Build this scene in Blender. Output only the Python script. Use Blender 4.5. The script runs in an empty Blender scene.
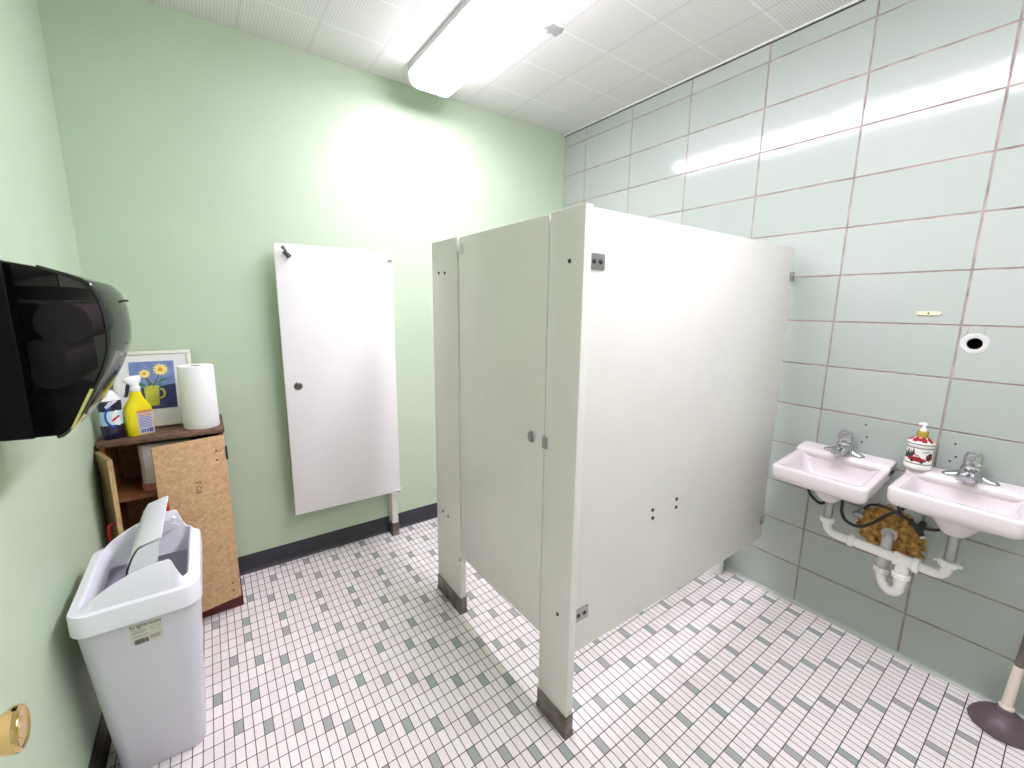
import bpy, bmesh, math, random
from mathutils import Vector, Matrix
random.seed(7)
PI = math.pi
sc = bpy.context.scene
COL = sc.collection

# ------------------------------------------------------------------ dimensions of the room
XL, YB, YN, H = -2.7307, 1.8555, -1.95, 2.735      # left wall, back wall, near wall, ceiling
RH, CW = 0.2032, 0.4081                             # glazed wall tile course and tile length

# ------------------------------------------------------------------ materials
MATS = {}
def new_mat(name):
    m = bpy.data.materials.new(name); m.use_nodes = True
    nt = m.node_tree
    return m, nt, nt.nodes['Principled BSDF']

def srgb(r, g, b):
    f = lambda c: (c/255/12.92) if c/255 <= 0.04045 else ((c/255+0.055)/1.055)**2.4
    return (f(r), f(g), f(b), 1)

def simple(name, col, rough=0.5, metal=0.0, spec=0.5, noise=0.0, nscale=30, bump=0.0, bscale=200, coat=0.0, trans=0.0, sub=0.0, emis=0.0, dirt=None):
    """procedural principled material: colour mottling, fine bump"""
    if name in MATS: return MATS[name]
    m, nt, b = new_mat(name)
    b.inputs['Base Color'].default_value = col
    b.inputs['Roughness'].default_value = rough
    b.inputs['Metallic'].default_value = metal
    b.inputs['Specular IOR Level'].default_value = spec
    b.inputs['Coat Weight'].default_value = coat
    b.inputs['Transmission Weight'].default_value = trans
    tc = nt.nodes.new('ShaderNodeTexCoord')
    if noise > 0:
        n = nt.nodes.new('ShaderNodeTexNoise'); n.inputs['Scale'].default_value = nscale; n.inputs['Detail'].default_value = 6
        nt.links.new(tc.outputs['Object'], n.inputs['Vector'])
        r = nt.nodes.new('ShaderNodeValToRGB')
        lo = [max(0, c*(1-noise)) for c in col[:3]] + [1]; hi = [min(1, c*(1+noise*0.6)) for c in col[:3]] + [1]
        if dirt: lo = dirt
        r.color_ramp.elements[0].position = 0.3; r.color_ramp.elements[0].color = lo
        r.color_ramp.elements[1].position = 0.7; r.color_ramp.elements[1].color = hi
        nt.links.new(n.outputs['Fac'], r.inputs['Fac']); nt.links.new(r.outputs['Color'], b.inputs['Base Color'])
    if bump > 0:
        n2 = nt.nodes.new('ShaderNodeTexNoise'); n2.inputs['Scale'].default_value = bscale; n2.inputs['Detail'].default_value = 3
        nt.links.new(tc.outputs['Object'], n2.inputs['Vector'])
        bp = nt.nodes.new('ShaderNodeBump'); bp.inputs['Strength'].default_value = bump; bp.inputs['Distance'].default_value = 0.002
        nt.links.new(n2.outputs['Fac'], bp.inputs['Height']); nt.links.new(bp.outputs['Normal'], b.inputs['Normal'])
    MATS[name] = m
    return m

class NE:
    """tiny expression builder over math nodes"""
    def __init__(s, nt): s.nt = nt
    def m(s, op, a, b=None, c=None):
        n = s.nt.nodes.new('ShaderNodeMath'); n.operation = op
        for i, v in enumerate((a, b, c)):
            if v is None: continue
            if isinstance(v, (int, float)): n.inputs[i].default_value = v
            else: s.nt.links.new(v, n.inputs[i])
        return n.outputs[0]
    def lin(s, terms, k):
        acc = k
        for sock, w in terms: acc = s.m('MULTIPLY_ADD', sock, w, acc)
        return acc
    def mix(s, fac, a, b):
        n = s.nt.nodes.new('ShaderNodeMix'); n.data_type = 'RGBA'
        for idx, v in ((0, fac), (6, a), (7, b)):
            if isinstance(v, (int, float)): n.inputs[idx].default_value = v
            elif isinstance(v, tuple): n.inputs[idx].default_value = v
            else: s.nt.links.new(v, n.inputs[idx])
        return n.outputs[2]

def floor_material():
    m, nt, b = new_mat('mosaic_floor'); e = NE(nt)
    geo = nt.nodes.new('ShaderNodeNewGeometry'); sep = nt.nodes.new('ShaderNodeSeparateXYZ')
    nt.links.new(geo.outputs['Position'], sep.inputs[0]); X, Y = sep.outputs[0], sep.outputs[1]
    xs_ = e.m('ADD', X, 1.4); ys_ = e.m('SUBTRACT', Y, 0.5); xy = e.m('MULTIPLY', xs_, ys_); yy = e.m('MULTIPLY', ys_, ys_)
    gx = e.lin([(xs_, 34.371), (ys_, -0.688), (xy, -0.333), (yy, 0.0565)], 0.0484)      # hand-laid sheets, very slightly out of square
    gy = e.lin([(xs_, -0.437), (ys_, 17.315), (xy, -0.1316), (yy, -0.2075)], 0.7186)
    i = e.m('ROUND', gx); j = e.m('ROUND', gy)
    fx = e.m('ABSOLUTE', e.m('SUBTRACT', gx, i)); fy = e.m('ABSOLUTE', e.m('SUBTRACT', gy, j))
    gxl = e.m('GREATER_THAN', fx, 0.5-0.047); gyl = e.m('GREATER_THAN', fy, 0.5-0.027)
    grout = e.m('MAXIMUM', gxl, gyl)
    # the sheets were laid in bands, some bands shifted along by a few rows
    band = e.m('MAXIMUM', e.m('GREATER_THAN', j, 15.5), e.m('MAXIMUM', e.m('LESS_THAN', j, -14.5), e.m('MULTIPLY', e.m('GREATER_THAN', j, -8.5), e.m('LESS_THAN', j, 3.5))))
    jm = e.m('FLOORED_MODULO', e.m('MULTIPLY_ADD', band, 4.0, j), 6)
    off = 0.0
    for k, v in enumerate((3, 0, 7, 2, 9, 6)):
        off = e.m('MULTIPLY_ADD', e.m('COMPARE', jm, float(k), 0.3), float(v), off)
    hit = e.m('COMPARE', e.m('FLOORED_MODULO', e.m('SUBTRACT', i, off), 11), 0.0, 0.3)
    hit2 = e.m('COMPARE', e.m('FLOORED_MODULO', e.m('SUBTRACT', i, off), 11), 11.0, 0.3)
    hit = e.m('MAXIMUM', hit, hit2)
    cmb = nt.nodes.new('ShaderNodeCombineXYZ'); nt.links.new(i, cmb.inputs[0]); nt.links.new(j, cmb.inputs[1])
    wn = nt.nodes.new('ShaderNodeTexWhiteNoise'); wn.noise_dimensions = '2D'; nt.links.new(cmb.outputs[0], wn.inputs['Vector'])
    white = e.mix(wn.outputs['Value'], srgb(238, 229, 226), srgb(247, 241, 238))
    green = e.mix(wn.outputs['Value'], srgb(152, 166, 159), srgb(174, 172, 170))
    speck = nt.nodes.new('ShaderNodeTexNoise'); speck.inputs['Scale'].default_value = 420; speck.inputs['Detail'].default_value = 2
    nt.links.new(geo.outputs['Position'], speck.inputs['Vector'])
    gm = e.m('MULTIPLY', e.m('SUBTRACT', speck.outputs['Fac'], 0.35), 0.5)
    green = e.mix(gm, green, srgb(180, 190, 182))
    tile = e.mix(hit, white, green)
    big = nt.nodes.new('ShaderNodeTexNoise'); big.inputs['Scale'].default_value = 2.2; big.inputs['Detail'].default_value = 5
    nt.links.new(geo.outputs['Position'], big.inputs['Vector'])
    dirt = e.m('MULTIPLY', e.m('GREATER_THAN', big.outputs['Fac'], 0.0), e.m('MULTIPLY', e.m('SUBTRACT', big.outputs['Fac'], 0.45), 0.35))
    tile = e.mix(e.m('MAXIMUM', dirt, 0.0), tile, srgb(178, 160, 148))
    gcol = e.mix(big.outputs['Fac'], srgb(48, 41, 40), srgb(100, 89, 86))
    nt.links.new(e.mix(grout, tile, gcol), b.inputs['Base Color'])
    nt.links.new(e.m('MULTIPLY_ADD', grout, 0.5, 0.33), b.inputs['Roughness'])
    b.inputs['Specular IOR Level'].default_value = 0.35
    bp = nt.nodes.new('ShaderNodeBump'); bp.inputs['Strength'].default_value = 0.5; bp.inputs['Distance'].default_value = 0.0015
    nt.links.new(e.m('SUBTRACT', 1.0, grout), bp.inputs['Height']); nt.links.new(bp.outputs['Normal'], b.inputs['Normal'])
    return m

def ceiling_material():
    m, nt, b = new_mat('perforated_ceiling_tile'); e = NE(nt)
    geo = nt.nodes.new('ShaderNodeNewGeometry'); sep = nt.nodes.new('ShaderNodeSeparateXYZ')
    nt.links.new(geo.outputs['Position'], sep.inputs[0]); X, Y = sep.outputs[0], sep.outputs[1]
    P = 0.3052
    gx = e.lin([(X, 1/P)], 0.547/P); gy = e.lin([(Y, 1/P)], -0.643/P)
    dx = e.m('ABSOLUTE', e.m('SUBTRACT', gx, e.m('ROUND', gx))); dy = e.m('ABSOLUTE', e.m('SUBTRACT', gy, e.m('ROUND', gy)))
    joint = e.m('MAXIMUM', e.m('LESS_THAN', dx, 0.012), e.m('LESS_THAN', dy, 0.010))
    crack = e.m('LESS_THAN', e.m('ABSOLUTE', e.m('SUBTRACT', dx, 0.010)), 0.003)
    hx = e.m('SUBTRACT', e.m('MULTIPLY', gx, 24), e.m('ROUND', e.m('MULTIPLY', gx, 24)))
    hy = e.m('SUBTRACT', e.m('MULTIPLY', gy, 24), e.m('ROUND', e.m('MULTIPLY', gy, 24)))
    rr = e.m('ADD', e.m('MULTIPLY', hx, hx), e.m('MULTIPLY', hy, hy))
    hole = e.m('MULTIPLY', e.m('LESS_THAN', rr, 0.055), e.m('MULTIPLY', e.m('GREATER_THAN', dx, 0.03), e.m('GREATER_THAN', dy, 0.03)))
    c = e.mix(hole, srgb(236, 234, 230), srgb(206, 203, 198))
    c = e.mix(joint, c, srgb(244, 243, 240)); c = e.mix(crack, c, srgb(160, 157, 153))
    nt.links.new(c, b.inputs['Base Color']); b.inputs['Roughness'].default_value = 0.85; b.inputs['Specular IOR Level'].default_value = 0.2
    return m

def artwork_material(x0, x1, z0, z1):
    """blue ground of the watercolour, darker cloth below, brush mottling (object space)"""
    m, nt, b = new_mat('watercolour_ground'); e = NE(nt)
    tc = nt.nodes.new('ShaderNodeTexCoord'); n = nt.nodes.new('ShaderNodeTexNoise'); n.inputs['Scale'].default_value = 26; n.inputs['Detail'].default_value = 5
    nt.links.new(tc.outputs['Object'], n.inputs['Vector'])
    c = e.mix(n.outputs['Fac'], srgb(60, 82, 150), srgb(150, 168, 205))
    nt.links.new(c, b.inputs['Base Color']); b.inputs['Roughness'].default_value = 0.6
    return m

def wood_material(name, c0, c1, grain=1.0, rough=0.6, scale=(3, 30, 3)):
    if name in MATS: return MATS[name]
    m, nt, b = new_mat(name); e = NE(nt)
    tc = nt.nodes.new('ShaderNodeTexCoord'); mp = nt.nodes.new('ShaderNodeMapping'); mp.inputs['Scale'].default_value = scale
    nt.links.new(tc.outputs['Object'], mp.inputs['Vector'])
    n = nt.nodes.new('ShaderNodeTexNoise'); n.inputs['Scale'].default_value = 6; n.inputs['Detail'].default_value = 8; n.inputs['Distortion'].default_value = 1.2
    nt.links.new(mp.outputs['Vector'], n.inputs['Vector'])
    n2 = nt.nodes.new('ShaderNodeTexNoise'); n2.inputs['Scale'].default_value = 60; n2.inputs['Detail'].default_value = 4
    nt.links.new(tc.outputs['Object'], n2.inputs['Vector'])
    f = e.m('ADD', e.m('MULTIPLY', n.outputs['Fac'], 0.6), e.m('MULTIPLY', n2.outputs['Fac'], 0.4))
    r = nt.nodes.new('ShaderNodeValToRGB'); r.color_ramp.elements[0].position = 0.36; r.color_ramp.elements[0].color = c0
    r.color_ramp.elements[1].position = 0.64; r.color_ramp.elements[1].color = c1
    nt.links.new(f, r.inputs['Fac']); nt.links.new(r.outputs['Color'], b.inputs['Base Color'])
    b.inputs['Roughness'].default_value = rough
    MATS[name] = m
    return m

def smoke_material():
    m, nt, b = new_mat('smoked_plastic')
    tr = nt.nodes.new('ShaderNodeBsdfTransparent'); tr.inputs[0].default_value = (0.40, 0.37, 0.39, 1)
    b.inputs['Base Color'].default_value = (0.010, 0.010, 0.012, 1); b.inputs['Roughness'].default_value = 0.08; b.inputs['IOR'].default_value = 1.45
    mx = nt.nodes.new('ShaderNodeMixShader'); fr = nt.nodes.new('ShaderNodeFresnel'); fr.inputs[0].default_value = 1.45
    mm = nt.nodes.new('ShaderNodeMath'); mm.operation = 'MAXIMUM'; mm.inputs[1].default_value = 0.30; nt.links.new(fr.outputs[0], mm.inputs[0]); nt.links.new(mm.outputs[0], mx.inputs[0])
    out = nt.nodes['Material Output']
    nt.links.new(tr.outputs[0], mx.inputs[1]); nt.links.new(b.outputs[0], mx.inputs[2]); nt.links.new(mx.outputs[0], out.inputs[0])
    return m

def lens_material(name, strength):
    m, nt, b = new_mat(name)
    em = nt.nodes.new('ShaderNodeEmission'); em.inputs[0].default_value = (1.0, 0.93, 1.10, 1); em.inputs[1].default_value = strength
    nt.links.new(em.outputs[0], nt.nodes['Material Output'].inputs[0])
    return m

M = dict(
    green=simple('green_wall_paint', srgb(194, 212, 184), 0.42, spec=0.35, noise=0.03, nscale=3, bump=0.25, bscale=160),
    ceil=ceiling_material(), floor=floor_material(),
    white_wall=simple('white_metal', srgb(232, 231, 225), 0.32, spec=0.4, noise=0.02, nscale=2.5, bump=0.05, bscale=300),
    stall=simple('stall_enamel', srgb(231, 229, 221), 0.34, spec=0.4, noise=0.035, nscale=3.5, bump=0.08, bscale=260),
    doorwhite=simple('door_enamel', srgb(238, 235, 234), 0.34, spec=0.4, noise=0.02, nscale=3, bump=0.06, bscale=260),
    grout=simple('grout', srgb(176, 154, 147), 0.85, noise=0.35, nscale=14, dirt=srgb(130, 110, 103)),
    black=simple('black_plastic', (0.012, 0.012, 0.014, 1), 0.16, coat=0.3),
    smoke=smoke_material(),
    rubber=simple('rubber_cove', srgb(52, 52, 58), 0.5, noise=0.15, nscale=20),
    chrome=simple('chrome', (0.58, 0.58, 0.60, 1), 0.12, metal=1.0, noise=0.10, nscale=12),
    steel=simple('steel', (0.45, 0.45, 0.45, 1), 0.32, metal=1.0, noise=0.2, nscale=40),
    shoe=simple('tarnished_shoe', (0.23, 0.20, 0.17, 1), 0.38, metal=0.85, noise=0.45, nscale=18),
    darkscrew=simple('dark_screw', (0.06, 0.055, 0.05, 1), 0.4, metal=0.6),
    porcelain=simple('porcelain', srgb(228, 220, 220), 0.10, spec=0.5, coat=0.5, noise=0.015, nscale=4),
    pvc=simple('pvc_white', srgb(246, 244, 238), 0.3, noise=0.03, nscale=12),
    pvcgrey=simple('pvc_grey', srgb(216, 210, 209), 0.35, noise=0.06, nscale=12),
    hose=simple('black_hose', srgb(48, 46, 44), 0.45, noise=0.3, nscale=90),
    fibre=simple('glass_fibre', srgb(205, 164, 98), 0.95, spec=0.1, noise=0.4, nscale=45, bump=1.0, bscale=120, dirt=srgb(112, 80, 36)),
    brass=simple('brass', (0.80, 0.56, 0.25, 1), 0.14, metal=1.0, noise=0.08, nscale=9),
    paper=simple('paper', srgb(244, 243, 240), 0.9, spec=0.1, noise=0.02, nscale=60, bump=0.35, bscale=110),
    card=simple('cardboard', srgb(150, 120, 90), 0.9),
    bin=simple('bin_plastic', srgb(222, 220, 228), 0.33, spec=0.45, noise=0.015, nscale=5, bump=0.06, bscale=500),
    binlid=simple('bin_lid_plastic', srgb(240, 240, 246), 0.28, spec=0.45, bump=0.03, bscale=500),
    sticker=simple('sticker', srgb(214, 212, 198), 0.5),
    ink=simple('ink', srgb(52, 48, 45), 0.6), inklight=simple('ink_light', srgb(165, 160, 148), 0.6),
    particle=wood_material('particle_board', srgb(186, 146, 104), srgb(216, 180, 136), scale=(9, 9, 9)),
    ply=wood_material('plywood_edge', srgb(176, 142, 92), srgb(214, 184, 130), scale=(30, 3, 3)),
    plyface=wood_material('plywood_face', srgb(128, 104, 66), srgb(160, 134, 92), scale=(20, 20, 2)),
    walnut=wood_material('worn_brown_top', srgb(84, 58, 46), srgb(132, 100, 82), scale=(3, 20, 3)),
    inside=wood_material('cabinet_inside', srgb(120, 78, 46), srgb(160, 108, 66), scale=(20, 20, 2)),
    redpaint=simple('dark_red_paint', srgb(96, 22, 28), 0.45, noise=0.3, nscale=20),
    red=simple('red_plastic', srgb(196, 28, 28), 0.3),
    plunger=simple('plunger_rubber', srgb(98, 82, 88), 0.45, noise=0.18, nscale=25),
    stick=simple('white_stick', srgb(232, 218, 206), 0.45, noise=0.05, nscale=20),
    sticktop=simple('bare_stick', srgb(108, 100, 92), 0.6, noise=0.2, nscale=20),
    yellow=simple('yellow_bottle', srgb(240, 222, 16), 0.22, coat=0.3),
    white=simple('white_plastic', srgb(242, 242, 242), 0.28),
    navy=simple('navy_bottle', srgb(16, 18, 52), 0.18, coat=0.4),
    blue=simple('blue_plastic', srgb(36, 60, 200), 0.25),
    sky=simple('label_sky', srgb(190, 224, 238), 0.3), midblue=simple('label_blue', srgb(28, 66, 160), 0.3),
    lavender=simple('label_lavender', srgb(196, 194, 220), 0.4), orange=simple('label_orange', srgb(222, 150, 72), 0.4),
    violet=simple('label_violet', srgb(92, 88, 150), 0.4),
    frame=simple('frame_cream', srgb(226, 222, 206), 0.4, noise=0.04, nscale=30), mat=simple('mat_board', srgb(226, 224, 222), 0.8),
    art=artwork_material(0, 0, 0, 0), artdark=simple('watercolour_dark', srgb(44, 54, 104), 0.6, noise=0.4, nscale=40),
    petal=simple('petal', srgb(244, 222, 130), 0.6, noise=0.1), petalcore=simple('petal_core', srgb(214, 152, 48), 0.6),
    leaf=simple('leaf_paint', srgb(72, 108, 74), 0.6, noise=0.3), mug=simple('mug_paint', srgb(186, 186, 58), 0.6, noise=0.2, nscale=40),
    goldmetal=simple('gold_collar', (0.75, 0.55, 0.12, 1), 0.22, metal=1.0),
    ceramic=simple('soap_ceramic', srgb(242, 240, 232), 0.15, coat=0.4), tree=simple('print_pine', srgb(34, 56, 44), 0.4),
    berry=simple('print_red', srgb(158, 24, 36), 0.4, noise=0.35, nscale=120), berrydark=simple('print_dark_red', srgb(96, 18, 28), 0.4, noise=0.3, nscale=90),
    greyline=simple('print_grey', srgb(120, 124, 118), 0.4), ivory=simple('ivory_plastic', srgb(238, 228, 186), 0.4),
    plaster=simple('plaster', srgb(206, 206, 199), 0.85, noise=0.08, nscale=60, bump=0.5, bscale=90),
    void=simple('dark_void', (0.004, 0.004, 0.004, 1), 0.9), patch=simple('bare_ceiling_patch', srgb(168, 170, 164), 0.9, noise=0.15, nscale=60),
    pink=simple('pink_band', srgb(206, 140, 122), 0.5), wrap=simple('clear_wrap_white', srgb(226, 220, 214), 0.25, noise=0.08, nscale=12, bump=0.8, bscale=30),
    lens=lens_material('lit_lens', 5.0), lens_side=lens_material('lit_lens_side', 1.6), corridor=simple('corridor_paint', srgb(214, 210, 200), 0.6),
)
def tile_material(name, base, var):
    m, nt, b = new_mat(name); e = NE(nt)
    geo = nt.nodes.new('ShaderNodeNewGeometry')
    oi = geo.outputs['Random Per Island']
    n = nt.nodes.new('ShaderNodeTexNoise'); n.inputs['Scale'].default_value = 2.5; n.inputs['Detail'].default_value = 3
    nt.links.new(geo.outputs['Position'], n.inputs['Vector'])
    f = e.m('ADD', e.m('MULTIPLY', oi, 0.7), e.m('MULTIPLY', n.outputs['Fac'], 0.3))
    nt.links.new(e.mix(f, base, var), b.inputs['Base Color'])
    b.inputs['Roughness'].default_value = 0.10; b.inputs['Specular IOR Level'].default_value = 0.55
    n2 = nt.nodes.new('ShaderNodeTexNoise'); n2.inputs['Scale'].default_value = 7; n2.inputs['Detail'].default_value = 2
    nt.links.new(geo.outputs['Position'], n2.inputs['Vector'])
    bp = nt.nodes.new('ShaderNodeBump'); bp.inputs['Strength'].default_value = 0.12; bp.inputs['Distance'].default_value = 0.01
    nt.links.new(n2.outputs['Fac'], bp.inputs['Height']); nt.links.new(bp.outputs['Normal'], b.inputs['Normal'])
    return m
M['tile'] = tile_material('glazed_green_tile', srgb(166, 177, 167), srgb(179, 186, 178))

# ------------------------------------------------------------------ mesh builder (world coordinates)
class MB:
    def __init__(s, T=None): s.bm = bmesh.new(); s.T = T or Matrix.Identity(4); s.mi = 0
    def _v(s, p): return s.bm.verts.new(s.T @ Vector(p))
    def face(s, vs):
        try:
            f = s.bm.faces.new(vs); f.material_index = s.mi; return f
        except ValueError: return None
    def poly(s, pts): return s.face([s._v(p) for p in pts])
    def box(s, a, b, bev=0.0, seg=2):
        x0, y0, z0 = a; x1, y1, z1 = b
        x0, x1 = min(x0, x1), max(x0, x1); y0, y1 = min(y0, y1), max(y0, y1); z0, z1 = min(z0, z1), max(z0, z1)
        t = bmesh.new()
        v = [t.verts.new(p) for p in ((x0,y0,z0),(x1,y0,z0),(x1,y1,z0),(x0,y1,z0),(x0,y0,z1),(x1,y0,z1),(x1,y1,z1),(x0,y1,z1))]
        for q in ((0,3,2,1),(4,5,6,7),(0,1,5,4),(1,2,6,5),(2,3,7,6),(3,0,4,7)): t.faces.new([v[k] for k in q])
        if bev > 0: bmesh.ops.bevel(t, geom=t.edges[:], offset=bev, segments=seg, profile=0.5, affect='EDGES')
        s.merge(t); return s
    def merge(s, t):
        mp = {}
        for v in t.verts: mp[v] = s._v(v.co)
        for f in t.faces: s.face([mp[v] for v in f.verts])
        t.free()
    def loft(s, rings, cap0=True, cap1=True):
        rv = [[s._v(p) for p in r] for r in rings]
        n = len(rv[0])
        for a, b in zip(rv, rv[1:]):
            for k in range(n): s.face([a[k], a[(k+1) % n], b[(k+1) % n], b[k]])
        if cap0: s.face(rv[0][::-1])
        if cap1: s.face(rv[-1])
        return s
    def circ(s, c, r, ax, n=20, ry=None, ph=0):
        c = Vector(c); ax = Vector(ax).normalized(); u = ax.orthogonal().normalized()
        if abs(ax.z) > 0.99: u = Vector((1, 0, 0))
        w = ax.cross(u); ry = r if ry is None else ry
        return [c + u*(r*math.cos(ph+2*PI*k/n)) + w*(ry*math.sin(ph+2*PI*k/n)) for k in range(n)]
    def cyl(s, p0, p1, r0, r1=None, n=20, caps=True):
        ax = Vector(p1) - Vector(p0); r1 = r0 if r1 is None else r1
        return s.loft([s.circ(p0, r0, ax, n), s.circ(p1, r1, ax, n)], caps, caps)
    def lathe(s, prof, c=(0,0,0), n=32, ax=(0,0,1), caps=True):
        c = Vector(c); a = Vector(ax).normalized()
        return s.loft([s.circ(c + a*h, max(r, 1e-4), a, n) for r, h in prof], caps, caps)
    def tube(s, pts, r, n=12, sub=6, rs=None):
        P = [Vector(p) for p in pts]
        if sub > 1 and len(P) > 2:
            Q = []
            for k in range(len(P)-1):
                p0, p1, p2, p3 = P[max(k-1,0)], P[k], P[k+1], P[min(k+2,len(P)-1)]
                for t in range(sub):
                    t /= sub
                    Q.append(0.5*((2*p1)+(p2-p0)*t+(2*p0-5*p1+4*p2-p3)*t*t+(3*p1-p0-3*p2+p3)*t**3))
            Q.append(P[-1]); P = Q
        rings = []; u = None
        for k, p in enumerate(P):
            d = (P[min(k+1,len(P)-1)] - P[max(k-1,0)]).normalized()
            if u is None: u = d.orthogonal().normalized()
            else:
                u = (u - d*u.dot(d)); u = u.normalized() if u.length > 1e-6 else d.orthogonal().normalized()
            w = d.cross(u); rr = r
            rings.append([p + u*(rr*math.cos(2*PI*a/n)) + w*(rr*math.sin(2*PI*a/n)) for a in range(n)])
        return s.loft(rings)
    def ell(s, c, rx, ry, rz, nu=20, nv=12, zmin=-1.0):
        rings = []
        for k in range(nv+1):
            t = -PI/2 + PI*k/nv
            zz = max(math.sin(t), zmin); rr = max(math.cos(t), 0.002) if math.sin(t) >= zmin else math.sqrt(1-zmin*zmin)
            rings.append([(c[0]+rx*rr*math.cos(2*PI*a/nu), c[1]+ry*rr*math.sin(2*PI*a/nu), c[2]+rz*zz) for a in range(nu)])
        return s.loft(rings)
    def prism(s, pts2, axis, a, b):
        """polygon extruded along an axis; pts2 in the other two axes"""
        def P(p, t): return {'x': (t, p[0], p[1]), 'y': (p[0], t, p[1]), 'z': (p[0], p[1], t)}[axis]
        return s.loft([[P(p, a) for p in pts2], [P(p, b) for p in pts2]])
    def done(s, name, mats, parent=None, base=None, smooth=35, bevel=None):
        bm = s.bm
        bmesh.ops.recalc_face_normals(bm, faces=bm.faces[:])
        org = Vector((0,0,0))
        if parent is not None:
            p = parent
            while p.parent: p = p.parent
            org = p['_o'] if False else ORG[p.name]
        elif base is not None: org = Vector(base)
        for v in bm.verts: v.co -= org
        me = bpy.data.meshes.new(name); bm.to_mesh(me); bm.free()
        if not isinstance(mats, (list, tuple)): mats = [mats]
        for m in mats: me.materials.append(m)
        if smooth:
            for p in me.polygons: p.use_smooth = True
            me.set_sharp_from_angle(angle=math.radians(smooth))
        o = bpy.data.objects.new(name, me); COL.objects.link(o)
        if parent is not None: o.parent = parent
        else:
            o.location = org; ORG[o.name] = org.copy()
        if bevel:
            md = o.modifiers.new('bevel', 'BEVEL'); md.width = bevel; md.segments = 2; md.limit_method = 'ANGLE'
        return o
ORG = {}

def rrect(x0, x1, y0, y1, z, r, n=5):
    """rounded rectangle ring in a horizontal plane"""
    r = max(1e-4, min(r, (x1-x0)/2-1e-4, (y1-y0)/2-1e-4)); out = []
    for cx, cy, a0 in ((x1-r, y1-r, 0), (x0+r, y1-r, PI/2), (x0+r, y0+r, PI), (x1-r, y0+r, 3*PI/2)):
        for k in range(n+1):
            a = a0 + PI/2*k/n; out.append((cx+r*math.cos(a), cy+r*math.sin(a), z))
    return out

def thing(name, loc, label, cat, group=None):
    o = bpy.data.objects.new(name, None); COL.objects.link(o); o.location = loc; o.empty_display_size = 0.05
    ORG[o.name] = Vector(loc); tag(o, label, cat, group); return o
def tag(o, label, cat, group=None):
    o['label'] = label; o['category'] = cat
    if group: o['group'] = group
    return o
def struct(o): o['kind'] = 'structure'; return o

def text_faces(mb, s, size, at, ux, uy, depth=0.0006, squash=1.0):
    """extruded lettering laid at a point with its own right and up directions"""
    cu = bpy.data.curves.new('lettering', 'FONT'); cu.body = s; cu.size = size; cu.extrude = depth; cu.resolution_u = 3
    cu.align_x = 'LEFT'
    ob = bpy.data.objects.new('lettering', cu); COL.objects.link(ob)
    dg = bpy.context.evaluated_depsgraph_get(); me = bpy.data.meshes.new_from_object(ob.evaluated_get(dg))
    ux, uy = Vector(ux).normalized(), Vector(uy).normalized(); n = ux.cross(uy)
    t = bmesh.new(); t.from_mesh(me)
    for v in t.verts: v.co = Vector(at) + ux*(v.co.x*squash) + uy*v.co.y + n*(v.co.z)
    mb.merge(t)
    bpy.data.objects.remove(ob); bpy.data.curves.remove(cu); bpy.data.meshes.remove(me)

# ================================================================== THE SETTING
mb = MB(); mb.box((XL-1.3, -2.7, -.1), (.1, YB+.1, 0)); floor = struct(mb.done('floor', M['floor'], smooth=0))
mb = MB(); mb.box((XL-1.3, -2.7, H), (.1, YB+.1, H+.1)); ceiling = struct(mb.done('ceiling', M['ceil'], smooth=0))
mb = MB()
px = [(-.926,.992),(-.912,.936),(-.880,.942),(-.846,.936),(-.836,.962),(-.842,1.003),(-.872,.996),(-.893,1.008),(-.905,.985)]
mb.prism(px, 'z', H-.0015, H+.001); p = mb.done('paint_chip', M['patch'], parent=ceiling, smooth=0)
DY0, DY1, DH = -1.82, -.93, 2.10          # doorway in the left wall, behind the camera
mb = MB(); mb.box((XL-.1, DY1, 0), (XL, YB+.1, H)); mb.box((XL-.1, YN-.1, 0), (XL, DY0, H)); mb.box((XL-.1, DY0, DH), (XL, DY1, H)); struct(mb.done('wall_left', M['green'], smooth=0))
mb = MB(); mb.box((XL, YB, 0), (.1, YB+.1, H)); struct(mb.done('wall_back', M['green'], smooth=0))
mb = MB(); mb.box((XL, YN-.1, 0), (.1, YN, H)); struct(mb.done('wall_front', M['green'], smooth=0))
mb = MB(); mb.box((XL-.11, DY0, 0), (XL+.012, DY0+.04, DH)); mb.box((XL-.11, DY1-.04, 0), (XL+.012, DY1, DH)); mb.box((XL-.11, DY0, DH-.04), (XL+.012, DY1, DH))
struct(mb.done('trim_1', M['corridor'], smooth=0))
mb = MB(); mb.box((-4.0, -2.7, 0), (-3.9, .2, H)); struct(mb.done('wall_corridor', M['corridor'], smooth=0))

# the glazed tile wall: every tile modelled over a grout bed, one tile cut for a pipe opening
HOLE_Y, HOLE_Z, HOLE_R = -.452, 1.356, .0215
mb = MB()
def pierced(y0, y1, z0, z1, x):
    t = bmesh.new(); vs = [t.verts.new((x, a, b)) for a, b in ((y0,z0),(y1,z0),(y1,z1),(y0,z1))]
    ed = [t.edges.new((vs[k], vs[(k+1) % 4])) for k in range(4)]
    cs = [t.verts.new((x, HOLE_Y+HOLE_R*math.cos(2*PI*k/24), HOLE_Z+HOLE_R*math.sin(2*PI*k/24))) for k in range(24)]
    ed += [t.edges.new((cs[k], cs[(k+1) % 24])) for k in range(24)]
    bmesh.ops.triangle_fill(t, use_beauty=True, edges=ed); return t
mb.mi = 1
mb.merge(pierced(YN-.1, YB+.1, 0, H, .0022))
mb.poly([(.1, YN-.1, 0), (.1, YB+.1, 0), (.1, YB+.1, H), (.1, YN-.1, H)])
mb.mi = 0
rnd = random.Random(3)
g = .0021
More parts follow.
